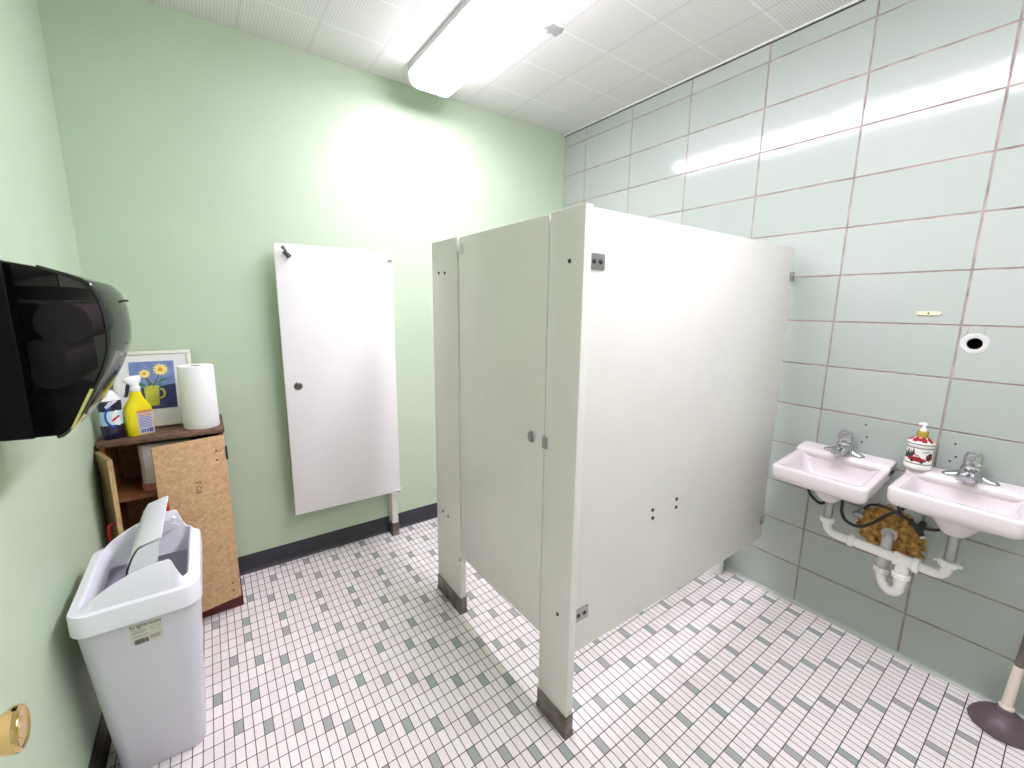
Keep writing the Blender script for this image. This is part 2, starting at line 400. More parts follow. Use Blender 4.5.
for r in range(14):
    z0 = (13-r)*RH if r else 13*RH; z1 = (14-r)*RH if r else H
    for c in range(-5, 6):
        y1 = -c*CW; y0 = y1-CW
        y0 = max(y0, YN); y1 = min(y1, YB)
        if y1-y0 < .02: continue
        a0, a1, b0, b1 = y0+g, y1-g, z0+g, z1-g
        ty, tz = rnd.gauss(0, .0010), rnd.gauss(0, .0016)
        X = lambda y, z, d=0: d - .0006 + ty*(y-(y0+y1)/2) + tz*(z-(z0+z1)/2)
        e = .0022
        if a0 < HOLE_Y < a1 and b0 < HOLE_Z < b1:
            mb.merge(pierced(a0+e, a1-e, b0+e, b1-e, -.0006))
            ci = [(-.0006, a0+e, b0+e), (-.0006, a1-e, b0+e), (-.0006, a1-e, b1-e), (-.0006, a0+e, b1-e)]
        else:
            ci = [(X(y, z), y, z) for y, z in ((a0+e,b0+e),(a1-e,b0+e),(a1-e,b1-e),(a0+e,b1-e))]
            mb.poly(ci[::-1])
        co = [(.0030, y, z) for y, z in ((a0,b0),(a1,b0),(a1,b1),(a0,b1))]
        iv = [mb._v(q) for q in ci]; ov = [mb._v(q) for q in co]
        for k in range(4): mb.face([iv[k], iv[(k+1) % 4], ov[(k+1) % 4], ov[k]])
bmesh.ops.remove_doubles(mb.bm, verts=mb.bm.verts[:], dist=.00005)
wall_right = struct(mb.done('wall_right', [M['tile'], M['grout']], smooth=0))
mb = MB()   # pipe opening with crumbled plaster collar
ri = mb.circ((0,HOLE_Y,HOLE_Z), HOLE_R, (1,0,0), 24)
mb.loft([[(-.0008,a.y,a.z) for a in ri], [(.09,a.y,a.z) for a in ri]], False, True)
mb.done('pipe_opening', M['void'], parent=wall_right)
mb = MB(); rr2 = random.Random(5)
ring = []
for rad, x, j in ((.0395,-.0004,.05), (.036,-.0030,.04), (.027,-.0036,.02), (.0212,-.0012,.0), (.0212,.004,.0)):
    ring.append([(x, HOLE_Y+.0+rad*1.0*math.cos(2*PI*k/24)*(1+rr2.uniform(-j,j)), HOLE_Z+.001+rad*math.sin(2*PI*k/24)*(1+rr2.uniform(-j,j))) for k in range(24)])
mb.loft(ring, False, False); mb.done('plaster_collar', M['plaster'], parent=wall_right)
for y, z in ((-.175,.980),(-.185,.928),(-.170,.901),(-.455,.970),(-.463,.920),(-.449,.899)):
    mb = MB(); mb.cyl((-.0016,y,z), (.001,y,z), .0036, n=10); mb.done('screw_hole', M['void'], parent=wall_right)
for y in (-.428, -.473):                       # two rusty streaks above the opening
    mb = MB(); mb.box((-.0010,y-.0012,1.392), (0,y+.0012,1.418)); mb.done('rust_streak', M['grout'], parent=wall_right, smooth=0)

mb = MB(); mb.box((-.012, YN, H-.010), (.0, YB, H-.001)); t = struct(mb.done('trim_2', M['white_wall'], smooth=0))
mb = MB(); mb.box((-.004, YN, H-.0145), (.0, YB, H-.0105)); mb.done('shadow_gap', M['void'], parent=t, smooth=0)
mb = MB()                                        # coved tile foot of the tiled wall
prof = [(-.001,.018)] + [(-.014+.0135*math.sin(a), .0135-.0135*math.cos(a)+.0005) for a in [PI/2*(1-k/6) for k in range(7)]] + [(-.015,0), (0,0)]
mb.prism(prof, 'y', YN, YB); struct(mb.done('trim_3', simple('cove_tile', srgb(184, 190, 180), .3, noise=.05, nscale=8)))
def cove(name, p0, p1, d):
    mb = MB(); mb.T = Matrix.Identity(4)
    h = .105; pr = [(0,0),(.016,0),(.012,.004),(.006,.012),(.004,.03),(.004,h-.004),(.002,h),(0,h)]
    if d == 'y': mb.prism([(YB-a, b) for a, b in pr], 'x', p0, p1)
    else: mb.prism([(XL+a, b) for a, b in pr], 'y', p0, p1)
    return struct(mb.done(name, M['rubber']))
cove('baseboard_back', XL+.001, -.02, 'y'); cove('baseboard_left', DY1+.001, YB-.02, 'x')

# entry door swung open along the left wall (its knob is in view)
door = None
mb = MB(); mb.box((-2.653, -.905, .012), (-2.6115, -.002, 2.07), .002)
door = struct(mb.done('door_1', simple('entry_door_paint', srgb(206, 214, 196), .4, noise=.03, nscale=6), base=(-2.632, -.905, 0)))
KY, KZ = -.066, .972
mb = MB(); mb.lathe([(.0325,0),(.0325,.004),(.028,.008),(.013,.010),(.0115,.022),(.014,.032),(.021,.045),(.0255,.056),(.0265,.0605),(.0255,.064),(.0225,.0655),(.0205,.0643),(.012,.0640),(.0115,.0652),(.0005,.0655)], (-2.6117,KY,KZ), 36, (1,0,.02))
k = mb.done('door_knob', M['brass'], parent=door); k['label'] = 'polished brass door knob'
mb = MB(); mb.lathe([(.0325,0),(.0325,.004),(.028,.008),(.013,.010),(.0115,.022),(.014,.032),(.021,.045),(.0255,.056),(.0265,.0605),(.0225,.0655),(.0005,.0655)], (-2.6528,KY,KZ), 28, (-1,0,0)); k = mb.done('door_knob', M['brass'], parent=door); k['label'] = 'polished brass door knob'

# ================================================================== CEILING LIGHT
LX0, LX1, LY0, LY1, LZ = -1.312, -1.052, -1.40, 1.655, 2.632
lt = thing('ceiling_light', ((LX0+LX1)/2, (LY0+LY1)/2, H), 'long lit fluorescent ceiling fixture with white wraparound lens', 'light')
lens_p = [(LX0+.006,2.704),(LX0+.002,2.690),(LX0+.006,2.662),(LX0+.024,2.640),(LX0+.05,LZ),(LX1-.05,LZ),(LX1-.024,2.640),(LX1-.006,2.662),(LX1-.002,2.690),(LX1-.006,2.704)]
mb = MB(); mb.prism(lens_p[2:8], 'y', LY0+.012, LY1-.012); ln = mb.done('lens', M['lens'], parent=lt)
for q in (lens_p[:3]+[(LX0+.02,2.662),(LX0+.02,2.704)], lens_p[7:]+[(LX1-.02,2.704),(LX1-.02,2.662)]):
    mb = MB(); mb.prism(q, 'y', LY0+.012, LY1-.012); mb.done('lens_side', M['lens_side'], parent=ln)
mb = MB(); mb.box((LX0, LY0, 2.7035), (LX1, LY1, H-.0005), .002)
mb.done('housing', simple('light_housing', srgb(206,206,208), .4), parent=lt, smooth=0)
for y0, y1 in ((LY0,LY0+.012),(LY1-.012,LY1)):
    mb = MB(); mb.prism([(a, b-.0015) for a, b in lens_p], 'y', y0, y1); mb.done('end_cap', simple('lit_end_cap', srgb(246,246,244), .4), parent=lt)

# ================================================================== TOILET STALL
XS, SZ, PT = -1.438, 1.757, .030     # front face plane, top height, pilaster thickness
st = thing('toilet_stall', (XS, .64, 0), 'white metal toilet stall with closed door and long side panel against the tiled wall', 'toilet stall')
def screw(parent, c, ax, r=.0065, h=.004, mat='darkscrew'):
    mb = MB(); c = Vector(c); a = Vector(ax).normalized()
    mb.lathe([(r,0),(r,h*.4),(r*.7,h*.85),(r*.25,h)], c, 12, a); return mb.done('screw', M[mat], parent=parent)
def pilaster(y0, y1, screws, seed):
    mb = MB(); mb.box((XS, y0, .06), (XS+PT, y1, SZ), .003); p = mb.done('pilaster', M['stall'], parent=st)
    e = .004
    mb = MB(); ys = (y0-e, y1+e)
    mb.loft([rrect(XS-e-.003, XS+PT+e+.003, ys[0]-.003, ys[1]+.003, .0005, .008), rrect(XS-e-.003, XS+PT+e+.003, ys[0]-.003, ys[1]+.003, .010, .008),
             rrect(XS-e, XS+PT+e, ys[0], ys[1], .014, .007), rrect(XS-e, XS+PT+e, ys[0], ys[1], .082, .007)])
    q = mb.done('shoe', M['shoe'], parent=p); q['label'] = 'tarnished metal floor shoe'
    for y, z in screws: screw(p, (XS, y, z), (-1,0,0))
    return p
pn = pilaster(.148, .300, [(.207,1.606),(.207,.446)], 1)
pf = pilaster(.893, 1.138, [(1.066,1.619),(1.008,1.616),(1.069,.463),(1.013,.459)], 2)
mb = MB(); mb.box((XS+.006, 1.136, 1.036), (XS+.022, 1.146, 1.062), .002); mb.done('strike', M['steel'], parent=pf)
mb = MB(); mb.box((XS-.007, .284, 1.010), (XS+.01, .306, 1.050), .003); mb.box((XS-.012, .289, 1.018), (XS-.006, .299, 1.042), .002); mb.done('strike', M['steel'], parent=pn)
mb = MB(); mb.box((XS+.003, .306, .307), (XS+.027, .887, SZ-.004), .003); sd = mb.done('door', M['stall'], parent=st)
mb = MB(); LY, LZZ = .370, 1.030
mb.lathe([(.021,0),(.021,.003),(.018,.006),(.012,.0068)], (XS+.003,LY,LZZ), 24, (-1,0,0)); mb.box((XS-.008,LY-.0035,LZZ-.015),(XS-.0035,LY+.0035,LZZ+.015), .001)
mb.done('latch', M['steel'], parent=sd)
for z in (1.705, .318):
    mb = MB(); mb.box((XS-.001, .848, z-.020), (XS+.004, .886, z+.020), .001); mb.box((XS-.006, .866, z-.010), (XS+.004, .884, z+.006), .002); mb.cyl((XS-.003,.890,z-.018),(XS-.003,.890,z+.018),.005)
    h = mb.done('hinge', M['white_wall'], parent=sd); 
mb = MB(); mb.cyl((XS-.003,.890,.286),(XS-.003,.890,.300),.007); mb.done('hinge', M['steel'], parent=sd)
PY0, PY1 = .170, .195
mb = MB(); mb.box((XS+PT+.012, PY0, .295), (-.052, PY1, SZ), .003); sp = mb.done('side_panel', M['stall'], parent=st)
for z in (1.607, .440):                           # brackets to the pilaster
    mb = MB(); mb.box((XS+PT-.002, PY0-.0045, z-.023), (XS+PT+.075, PY0, z+.023), .001)
    b = mb.done('bracket', M['steel'], parent=sp)
for x, zz in ((XS+PT+.028,1.607),(XS+PT+.056,1.607),(XS+PT+.028,.440),(XS+PT+.056,.440)):
    screw(sp, (x, PY0-.0045, zz), (0,-1,0), .0075, .004)
for z in (1.627, .400):                           # angle brackets to the tiled wall
    mb = MB(); mb.box((-.084, PY0-.005, z-.020), (-.048, PY0, z+.020), .001); mb.box((-.054, PY0-.005, z-.020), (-.048, PY1+.004, z+.020), .001); mb.box((-.054, PY1, z-.020), (-.002, PY1+.004, z+.020), .001); mb.lathe([(.007,0),(.005,.005)], (-.068,PY0-.005,z+.004), 10, (0,-1,0))
    mb.done('bracket', M['steel'], parent=sp)
for x, z in ((-1.003,.719),(-.999,.685),(-.850,.723),(-.849,.688)): screw(sp, (x, PY0, z), (0,-1,0), .0075, .0045)

# second door, swung flat against the green wall on its narrow post
bd = thing('stall_door', (-1.43, 1.80, 0), 'white stall door folded open flat against the green back wall', 'stall door')
DY = 1.742
A = math.radians(1.0)
T = Matrix.Translation((-1.404, DY+.012, 0)) @ Matrix.Rotation(-A, 4, 'Z') @ Matrix.Translation((1.404, -DY-.012, 0))
mb = MB(T); mb.box((-2.006, DY, .312), (-1.404, DY+.025, 1.775), .003); pd = mb.done('panel', M['doorwhite'], parent=bd)
mb = MB(T); mb.lathe([(.021,0),(.021,.003),(.017,.006),(.010,.007)], (-1.944,DY,1.041), 24, (0,-1,0)); mb.box((-1.947,DY-.011,1.026),(-1.941,DY-.006,1.056),.001); mb.done('latch', simple('dark_steel',(.16,.155,.15,1),.35,metal=1), parent=pd)
mb = MB(T @ Matrix.Translation((-1.948,DY,1.722)) @ Matrix.Rotation(math.radians(-38), 4, 'Y') @ Matrix.Translation((1.948,-DY,-1.722)))
mb.box((-1.960,DY-.004,1.704),(-1.936,DY,1.742),.001); mb.tube([(-1.948,DY-.003,1.730),(-1.948,DY-.030,1.734),(-1.948,DY-.044,1.756)],.0062,10); mb.tube([(-1.948,DY-.003,1.712),(-1.948,DY-.024,1.708),(-1.948,DY-.034,1.720)],.0055,10); mb.ell((-1.948,DY-.044,1.757),.009,.009,.009)
mb.done('coat_hook', simple('hook_steel',(.20,.20,.20,1),.25,metal=1), parent=pd)
mb = MB(T); mb.box((-2.010,DY+.004,1.02),(-2.006,DY+.020,1.06),.001); mb.done('strike', M['steel'], parent=pd)
for z in (1.735, .322):
    mb = MB(T); mb.box((-1.446,DY-.003,z-.022),(-1.406,DY,z+.018),.001); mb.box((-1.432,DY-.008,z-.010),(-1.408,DY-.002,z+.004),.002); mb.cyl((-1.402,DY-.002,z-.02),(-1.402,DY-.002,z+.018),.006); mb.done('hinge', M['white_wall'], parent=pd)
    mb = MB(T); mb.box((-1.430,DY-.0095,z-.011),(-1.404,DY-.0075,z-.007)); mb.done('hinge_pin', M['darkscrew'], parent=pd)
mb = MB(); mb.box((-1.450, DY+.034, .05), (-1.412, YB-.002, 1.757), .003); po = mb.done('post', M['stall'], parent=bd)
mb = MB(); mb.loft([rrect(-1.456,-1.406,DY+.028,YB-.018,.0005,.007), rrect(-1.456,-1.406,DY+.028,YB-.018,.010,.007), rrect(-1.453,-1.409,DY+.031,YB-.018,.014,.006), rrect(-1.453,-1.409,DY+.031,YB-.018,.085,.006)])
s_ = mb.done('shoe', M['shoe'], parent=po); s_['label'] = 'tarnished metal floor shoe'

# white round brush pot on the floor behind the side panel
bp_ = thing('toilet_brush_holder', (-.058, .385, 0), 'small white round brush holder on the floor behind the stall panel by the tiled wall', 'toilet brush')
mb = MB(); mb.lathe([(.048,.001),(.050,.006),(.046,.06),(.044,.19),(.040,.20),(.030,.205)], (-.075,.385,0), 28); mb.done('pot', M['white'], parent=bp_)
mb = MB(); mb.lathe([(.012,.2),(.010,.24),(.009,.38),(.013,.40),(.010,.415)], (-.075,.385,0), 16); mb.done('handle', M['white'], parent=bp_)

# ================================================================== WASH BASINS
def basin_geometry(mb, yc, zr, depth, step, tilt):
    mb.T = Matrix(((1,0,0,0),(0,1,0,0),(tilt,0,1,tilt*depth),(0,0,0,1)))
    hw = .172
    yl, yr = yc-hw, yc+hw; xf = -depth; dk = -.088
    def R(x0,x1,y0,y1,z,r): return rrect(x0,x1,y0,y1,z,r,6)
    zb = zr-.066
    rings = [R(-.185,-.115,yc-.035,yc+.035,zr-.168,.034), R(-.200,-.100,yc-.050,yc+.050,zr-.150,.048), R(-.215,-.085,yc-.075,yc+.075,zr-.118,.06), R(-.24,-.05,yc-.115,yc+.115,zr-.088,.07),
             R(xf+.030,-.004,yl+.028,yr-.028,zb-.003,.022), R(xf+.010,-.001,yl+.010,yr-.010,zb+.001,.024), R(xf+.003,-.001,yl+.003,yr-.003,zb+.010,.026), R(xf,-.001,yl,yr,zb+.028,.022),
             R(xf,-.001,yl,yr,zr-.008,.022), R(xf+.002,-.001,yl+.002,yr-.002,zr-.002,.021), R(xf+.007,-.003,yl+.007,yr-.007,zr,.019), R(xf+.027,dk+.012,yl+.025,yr-.025,zr-.0005,.022),
             R(xf+.033,dk+.008,yl+.031,yr-.031,zr-.005,.024), R(xf+.040,dk+.003,yl+.038,yr-.038,zr-.030,.03), R(xf+.055,dk-.008,yl+.052,yr-.052,zr-.085,.04), R(xf+.09,dk-.03,yl+.09,yr-.09,zr-.100,.04), R(-.172,-.128,yc-.022,yc+.022,zr-.106,.02)]
    mb.loft(rings)
    # raised deck along the wall
    pr = [(-.0012,zr-.03),(-.0012,zr+step-.004),(-.004,zr+step),(dk+.014,zr+step-.001),(dk+.006,zr+step-.004),(dk+.000,zr+step*.35),(dk-.003,zr+.001),(dk-.004,zr-.010),(dk+.010,zr-.030)]
    n = []
    for y, f in ((yl,.55),(yl+.004,.85),(yl+.012,1.0),(yr-.012,1.0),(yr-.004,.85),(yr,.55)):
        n.append([(x if k in (0,1) else x*(1-.03*(1-f)), y, zr-.034+(z-(zr-.034))*(.80+.20*f) if z > zr-.01 else z) for k, (x, z) in enumerate(pr)])
    mb.loft(n)

def wash_basin(yc, zr, depth, step, tilt, label):
    b = thing('wash_basin', (0, yc, zr), label, 'sink', 'white wall-hung basins')
    mb = MB(); basin_geometry(mb, yc, zr, depth, step, tilt); mb.done('basin', M['porcelain'], parent=b, smooth=50)
    zd = zr+step-.002+tilt*(depth-.052)
    # faucet
    mb = MB()
    xc = -.052
    def wing(s, z): return [(xc+.023*s*math.sin(t)*(.72+.28*abs(math.cos(t*1.0))**.5 if abs(math.sin(t)) < .2 else 1), yc+.077*s*math.cos(t), z) for t in [2*PI*k/40 for k in range(40)]]
    mb.loft([wing(1,zd-.001), wing(1,zd+.004), wing(.97,zd+.008), wing(.86,zd+.013), wing(.6,zd+.016)])
    mb.loft([rrect(xc-.030,xc+.024,yc-.036,yc+.036,zd+.006,.014), rrect(xc-.029,xc+.023,yc-.032,yc+.032,zd+.024,.014), rrect(xc-.027,xc+.022,yc-.029,yc+.029,zd+.040,.018), rrect(xc-.023,xc+.020,yc-.024,yc+.024,zd+.054,.020)])
    for sg in (-1, 1):
        mb.loft([[(xc+.020*math.cos(t), yc+sg*a, zd+.004+h*max(0, math.sin(t))) for t in [2*PI*k/20 for k in range(20)]] for a, h in ((.026,.030),(.038,.020),(.052,.013),(.064,.010))])
    f = mb.done('faucet', M['chrome'], parent=b, smooth=45)
    mb = MB()
    def sec(x, hw, z0, z1): return [(x, yc+a, zz) for a, zz in ((-hw,z0+.003),(-hw+.003,z0),(hw-.003,z0),(hw,z0+.003),(hw*.96,z1-.010),(hw*.80,z1-.003),(hw*.5,z1),(-hw*.5,z1),(-hw*.80,z1-.003),(-hw*.96,z1-.010))]
    mb.loft([sec(xc-.018,.0290,zd+.008,zd+.046), sec(xc-.050,.0275,zd+.010,zd+.042), sec(xc-.078,.0255,zd+.010,zd+.034), sec(xc-.088,.0240,zd+.011,zd+.029)])
    mb.cyl((xc-.074,yc,zd+.014),(xc-.074,yc,zd+.002),.0105)
    mb.done('spout', M['chrome'], parent=f, smooth=45)
    mb = MB()
    mb.lathe([(.019,.050),(.0235,.056),(.026,.070),(.0265,.086),(.023,.099),(.014,.107),(.003,.110)], (xc,yc,zd), 28)
    mb.loft([[(xc-.010, yc+.016*math.cos(t), zd+.094+.009*math.sin(t)) for t in [2*PI*k/16 for k in range(16)]], [(xc-.040, yc+.013*math.cos(t), zd+.103+.006*math.sin(t)) for t in [2*PI*k/16 for k in range(16)]],
             [(xc-.062, yc+.012*math.cos(t), zd+.099+.005*math.sin(t)) for t in [2*PI*k/16 for k in range(16)]], [(xc-.070, yc+.009*math.cos(t), zd+.092+.004*math.sin(t)) for t in [2*PI*k/16 for k in range(16)]]])
    mb.done('faucet_handle', M['chrome'], parent=f, smooth=45)
    mb = MB(); mb.lathe([(.021,0),(.021,.002),(.016,.003),(.010,.001)], (-.150,yc,zr-.1065+tilt*(depth-.150)), 24); mb.done('drain', M['steel'], parent=b)
    return b
YC1, ZR1, YC2, ZR2 = -.125, .802, -.516, .834
wb1 = wash_basin(YC1, ZR1, .345, .016, .100, 'white wall-hung basin nearer the stall, with nothing on its rim')
wb2 = wash_basin(YC2, ZR2, .325, .017, .035, 'white wall-hung basin carrying the soap pump, cut off by the right edge')
# chrome tailpieces belong to the basins
for b, yc, z0, z1 in ((wb1, YC1-.008, .566, ZR1-.144), (wb2, YC2-.004, .560, ZR2-.158)):
    mb = MB(); mb.cyl((-.160,yc,z0), (-.155,yc,z1), .0165, n=24); mb.lathe([(.021,0),(.021,.012),(.0165,.014)], (-.1555,yc,z1-.012), 24)
    mb.done('tailpiece', M['steel'], parent=b)

dp = thing('drain_pipe', (-.16, -.33, .50), 'white plastic drain pipework with trap joining both basins', 'pipe')
PX = -.162
mb = MB(); mb.tube([(PX,-.134,.575),(PX,-.136,.545),(PX,-.142,.526),(PX,-.160,.512),(PX,-.185,.508),(PX,-.225,.508)], .0175, 16, 5); mb.done('elbow', M['pvc'], parent=dp)
mb = MB(); mb.cyl((PX,-.222,.508),(PX,-.385,.503),.0195,n=20); mb.cyl((PX,-.250,.507),(PX,-.256,.507),.0215); mb.done('arm', M['pvc'], parent=dp)
mb = MB(); mb.cyl((PX,-.378,.503),(PX,-.436,.502),.0235,n=22); mb.cyl((PX,-.399,.503),(PX,-.399,.455),.0215,n=22); mb.done('tee', M['pvc'], parent=dp)
mb = MB(); mb.tube([(PX,-.432,.502),(PX,-.470,.501),(PX,-.495,.503),(PX,-.510,.511),(PX,-.517,.527),(PX,-.518,.545),(PX,-.518,.562)], .0175, 16, 5); mb.done('elbow', M['pvc'], parent=dp)
def nut(p, ax, r=.0265, l=.024, wing=False, ring=False):
    mb = MB(); p = Vector(p); a = Vector(ax).normalized(); rings = []
    for k in range(36): pass
    def gear(h, rr): 
        c = mb.circ(p+a*h, 1, a, 36); return [p+a*h + (q-(p+a*h))*(rr*(1+.05*(k % 3 == 0))) for k, q in enumerate(c)]
    mb.loft([gear(-l/2, r*.92), gear(-l/2+.003, r), gear(l/2-.003, r), gear(l/2, r*.9)])
    if wing:
        mb.box(p+Vector((-.006,-r-.012,-.005)), p+Vector((.006,r+.012,.005)), .002)
    return mb.done('slip_nut', M['pvc'], parent=dp)
nut((PX,-.135,.566),(0,0,1)); nut((PX,-.518,.556),(0,0,1),.0270,.024,True)
nut((PX,-.228,.508),(0,1,0),.0245,.020); nut((PX,-.376,.503),(0,1,0),.0265,.016); nut((PX,-.436,.502),(0,1,0),.0275,.020)
mb = MB(); mb.tube([(PX,-.399,.462),(PX,-.400,.405),(PX+.004,-.398,.376),(PX+.014,-.385,.354),(PX+.027,-.366,.346),(PX+.040,-.347,.354),(PX+.049,-.335,.376),(PX+.052,-.330,.405),(PX+.052,-.330,.455)], .0185, 16, 5); mb.done('trap', M['pvc'], parent=dp)
nut((PX,-.400,.440),(0,0,1),.0280,.024); nut((PX+.052,-.330,.412),(0,0,1),.0270,.022)
mb = MB(); mb.cyl((PX,-.400,.405),(PX,-.400,.428),.0215); mb.done('collar', M['pvc'], parent=dp)
mb = MB(); mb.tube([(PX+.052,-.330,.420),(PX+.052,-.330,.480),(PX+.056,-.329,.508),(PX+.070,-.327,.528),(PX+.095,-.324,.537),(-.012,-.320,.540)], .0185, 16, 5); w_ = mb.done('wall_arm', M['pvcgrey'], parent=dp); w_['label'] = 'greyish wall arm of the trap'
mb = MB(); mb.lathe([(.030,0),(.030,.022),(.027,.026),(.027,.038),(.024,.042),(.0195,.042)], (-.001,-.320,.540), 28, (-1,0,0)); mb.done('wall_nut', M['pvcgrey'], parent=dp)

# fibre stuffing in the broken wall opening
mb = MB(); rf = random.Random(11)
outl = [(-.225,.600),(-.196,.560),(-.200,.520),(-.222,.482),(-.262,.455),(-.305,.450),(-.350,.448),(-.394,.452),(-.425,.480),(-.432,.520),(-.424,.556),(-.404,.590),(-.380,.625),(-.345,.645),(-.300,.652),(-.258,.640)]
cy, cz = -.318, .552; NR, NA = 12, 64; rings = []
for r in range(NR+1):
    f = 1-r/NR; ring_ = []
    for k in range(NA):
        t = k/NA*len(outl); a, b = outl[int(t) % len(outl)], outl[(int(t)+1) % len(outl)]; w = t-int(t)
        y = a[0]*(1-w)+b[0]*w; z = a[1]*(1-w)+b[1]*w
        f2 = f*(1+.10*math.sin(7.3*t)+.07*math.sin(3.1*t+1)*math.cos(11*t)) if r < 4 else f
        y = cy+(y-cy)*f2; z = cz+(z-cz)*f2
        j = .0 if r == 0 else rf.uniform(-.006, .006)
        lump = .016*math.sin(38*y+1)*math.sin(47*z+.6)+.009*math.sin(97*y)*math.sin(88*z+2)+.004*math.sin(190*y+3*z)
        dep = 0.0 if r == 0 else min(.034, .012+.016*(1-f*f)+lump+j)
        ring_.append((-.0012-max(dep, .0), y, z))
    rings.append(ring_)
mb.loft(rings); ins = mb.done('wall_stuffing', M['fibre'], base=(0,cy,cz), smooth=60); tag(ins, 'clump of brown glass fibre stuffed in the wall below the basins', 'insulation')

def hose(pts, r, name, label, group=None):
    mb = MB(); mb.tube(pts, r, 10, 6); o = mb.done(name, M['hose'], base=pts[0]); return tag(o, label, 'hose', group)
hose([(-.080,-.140,.700),(-.092,-.158,.640),(-.094,-.163,.592),(-.092,-.182,.558),(-.090,-.225,.549),(-.086,-.261,.573),(-.080,-.288,.604),(-.072,-.316,.640),(-.060,-.335,.655),(-.05,-.350,.672),(-.05,-.372,.700)], .0062, 'supply_hose', 'black supply hose looping low under the basin nearer the stall')
hose([(-.052,-.226,.618),(-.060,-.246,.648),(-.062,-.275,.660),(-.064,-.310,.660),(-.066,-.345,.650),(-.066,-.380,.634),(-.070,-.414,.608)], .0060, 'supply_hose', 'grey-black supply hose arching across the fibre from valve to valve')
hose([(-.040,-.330,.700),(-.062,-.346,.655),(-.066,-.385,.633),(-.068,-.430,.624),(-.068,-.470,.640),(-.066,-.500,.690)], .0058, 'supply_hose', 'black supply hose running under the basin with the soap pump')
hose([(-.085,-.010,.700),(-.096,-.030,.640),(-.098,-.055,.613),(-.094,-.085,.602),(-.07,-.115,.640),(-.06,-.125,.690)], .0062, 'supply_hose', 'black hose end curling below the stall-side corner of a basin')
v = thing('shutoff_valve', (-.03,-.214,.598), 'small steel shutoff valve at the top of the fibre', 'valve')
mb = MB(); mb.cyl((-.005,-.214,.596),(-.060,-.214,.596),.0125); mb.cyl((-.052,-.214,.590),(-.052,-.226,.622),.010); mb.done('body', M['steel'], parent=v)
mb = MB(); mb.ell((-.072,-.214,.594),.007,.020,.014); mb.done('handle', M['steel'], parent=v)
v = thing('shutoff_valve', (-.05,-.418,.604), 'black shutoff valve with a pale tip beside the fibre', 'valve')
mb = MB(); mb.cyl((-.002,-.410,.618),(-.072,-.414,.612),.0115); mb.cyl((-.070,-.404,.622),(-.074,-.424,.592),.0125,.010); mb.done('body', M['hose'], parent=v)
mb = MB(); mb.cyl((-.074,-.424,.592),(-.075,-.428,.584),.0085); q = mb.done('tip', M['white'], parent=v); q['label'] = 'pale tip'

# soap pump on the right basin
SX, SY, SZB = -.064, -.370, ZR2+.0172+.035*.262
so = thing('soap_pump', (SX,SY,SZB), 'round soap pump printed with a red truck, gold collar and white nozzle', 'soap dispenser')
SR = .0425
mb = MB(); mb.lathe([(.036,0),(.041,.004),(.0425,.012),(.0425,.018),(.0405,.022),(.0405,.092),(.0425,.096),(.0435,.102),(.0415,.108),(.034,.116),(.022,.124),(.016,.127)], (SX,SY,SZB), 40); so_b = mb.done('bottle', M['ceramic'], parent=so, smooth=50)
def on_cyl(mb, pts, r, th=.0006, c=(SX,SY), z0=SZB):
    """print a flat outline wrapped onto the bottle; pts=(angle offset in m along the surface, height)"""
    a0 = math.atan2(-.75-SY, -2.33-SX)
    lo_, hi_ = min(p[0] for p in pts), max(p[0] for p in pts); n = max(2, int((hi_-lo_)/.0009)); st_ = (hi_-lo_)/n
    q = lambda s_, h_, rr_: (c[0]+rr_*math.cos(a0+s_/r), c[1]+rr_*math.sin(a0+s_/r), z0+h_)
    for k in range(n):
        sa, sb_ = lo_+k*st_, lo_+(k+1)*st_; sm = (sa+sb_)/2; hs = []
        for (u0, v0), (u1, v1) in zip(pts, pts[1:]+pts[:1]):
            if (u0 <= sm) != (u1 <= sm): hs.append(v0+(v1-v0)*(sm-u0)/(u1-u0))
        hs.sort()
        for h0_, h1_ in zip(hs[::2], hs[1::2]):
            mb.loft([[q(sa,h0_,r), q(sb_,h0_,r), q(sb_,h1_,r), q(sa,h1_,r)], [q(sa,h0_,r+th), q(sb_,h0_,r+th), q(sb_,h1_,r+th), q(sa,h1_,r+th)]])
for k, h in enumerate((.0245,.0885,.1035)):
    mb = MB(); rr_ = .0410 if k < 2 else .0437
    mb.lathe([(rr_-.0008,h-.0024),(rr_,h-.0018),(rr_,h+.0018),(rr_-.0008,h+.0024)], (SX,SY,SZB), 40, caps=False); mb.done('printed_line', M['greyline'], parent=so_b)
R_ = .0406
for s, h0, w, hh in ((-.034,.044,.017,.038),(-.025,.046,.014,.031),(-.017,.046,.017,.040),(-.044,.043,.016,.030)):
    mb = MB(); on_cyl(mb, [(s-w/2,h0),(s,h0),(s+w/2,h0),(s+w*.28,h0+hh*.35),(s+w*.36,h0+hh*.36),(s+w*.16,h0+hh*.7),(s,h0+hh),(s-w*.16,h0+hh*.7),(s-w*.36,h0+hh*.36),(s-w*.28,h0+hh*.35)], R_); mb.done('printed_pine', M['tree'], parent=so_b)
mb = MB(); on_cyl(mb, [(-.033,.040),(-.034,.047),(-.024,.052),(-.019,.061),(-.002,.061),(.004,.053),(.010,.049),(.022,.045),(.024,.036),(.0,.034),(-.022,.036)], R_, .0009); mb.done('printed_truck', M['berry'], parent=so_b)
mb = MB(); on_cyl(mb, [(-.017,.053),(-.014,.059),(-.009,.059),(-.008,.053)], R_, .0012); on_cyl(mb, [(-.005,.053),(-.005,.059),(-.003,.058),(.001,.053)], R_, .0012); mb.done('printed_window', M['ceramic'], parent=so_b)
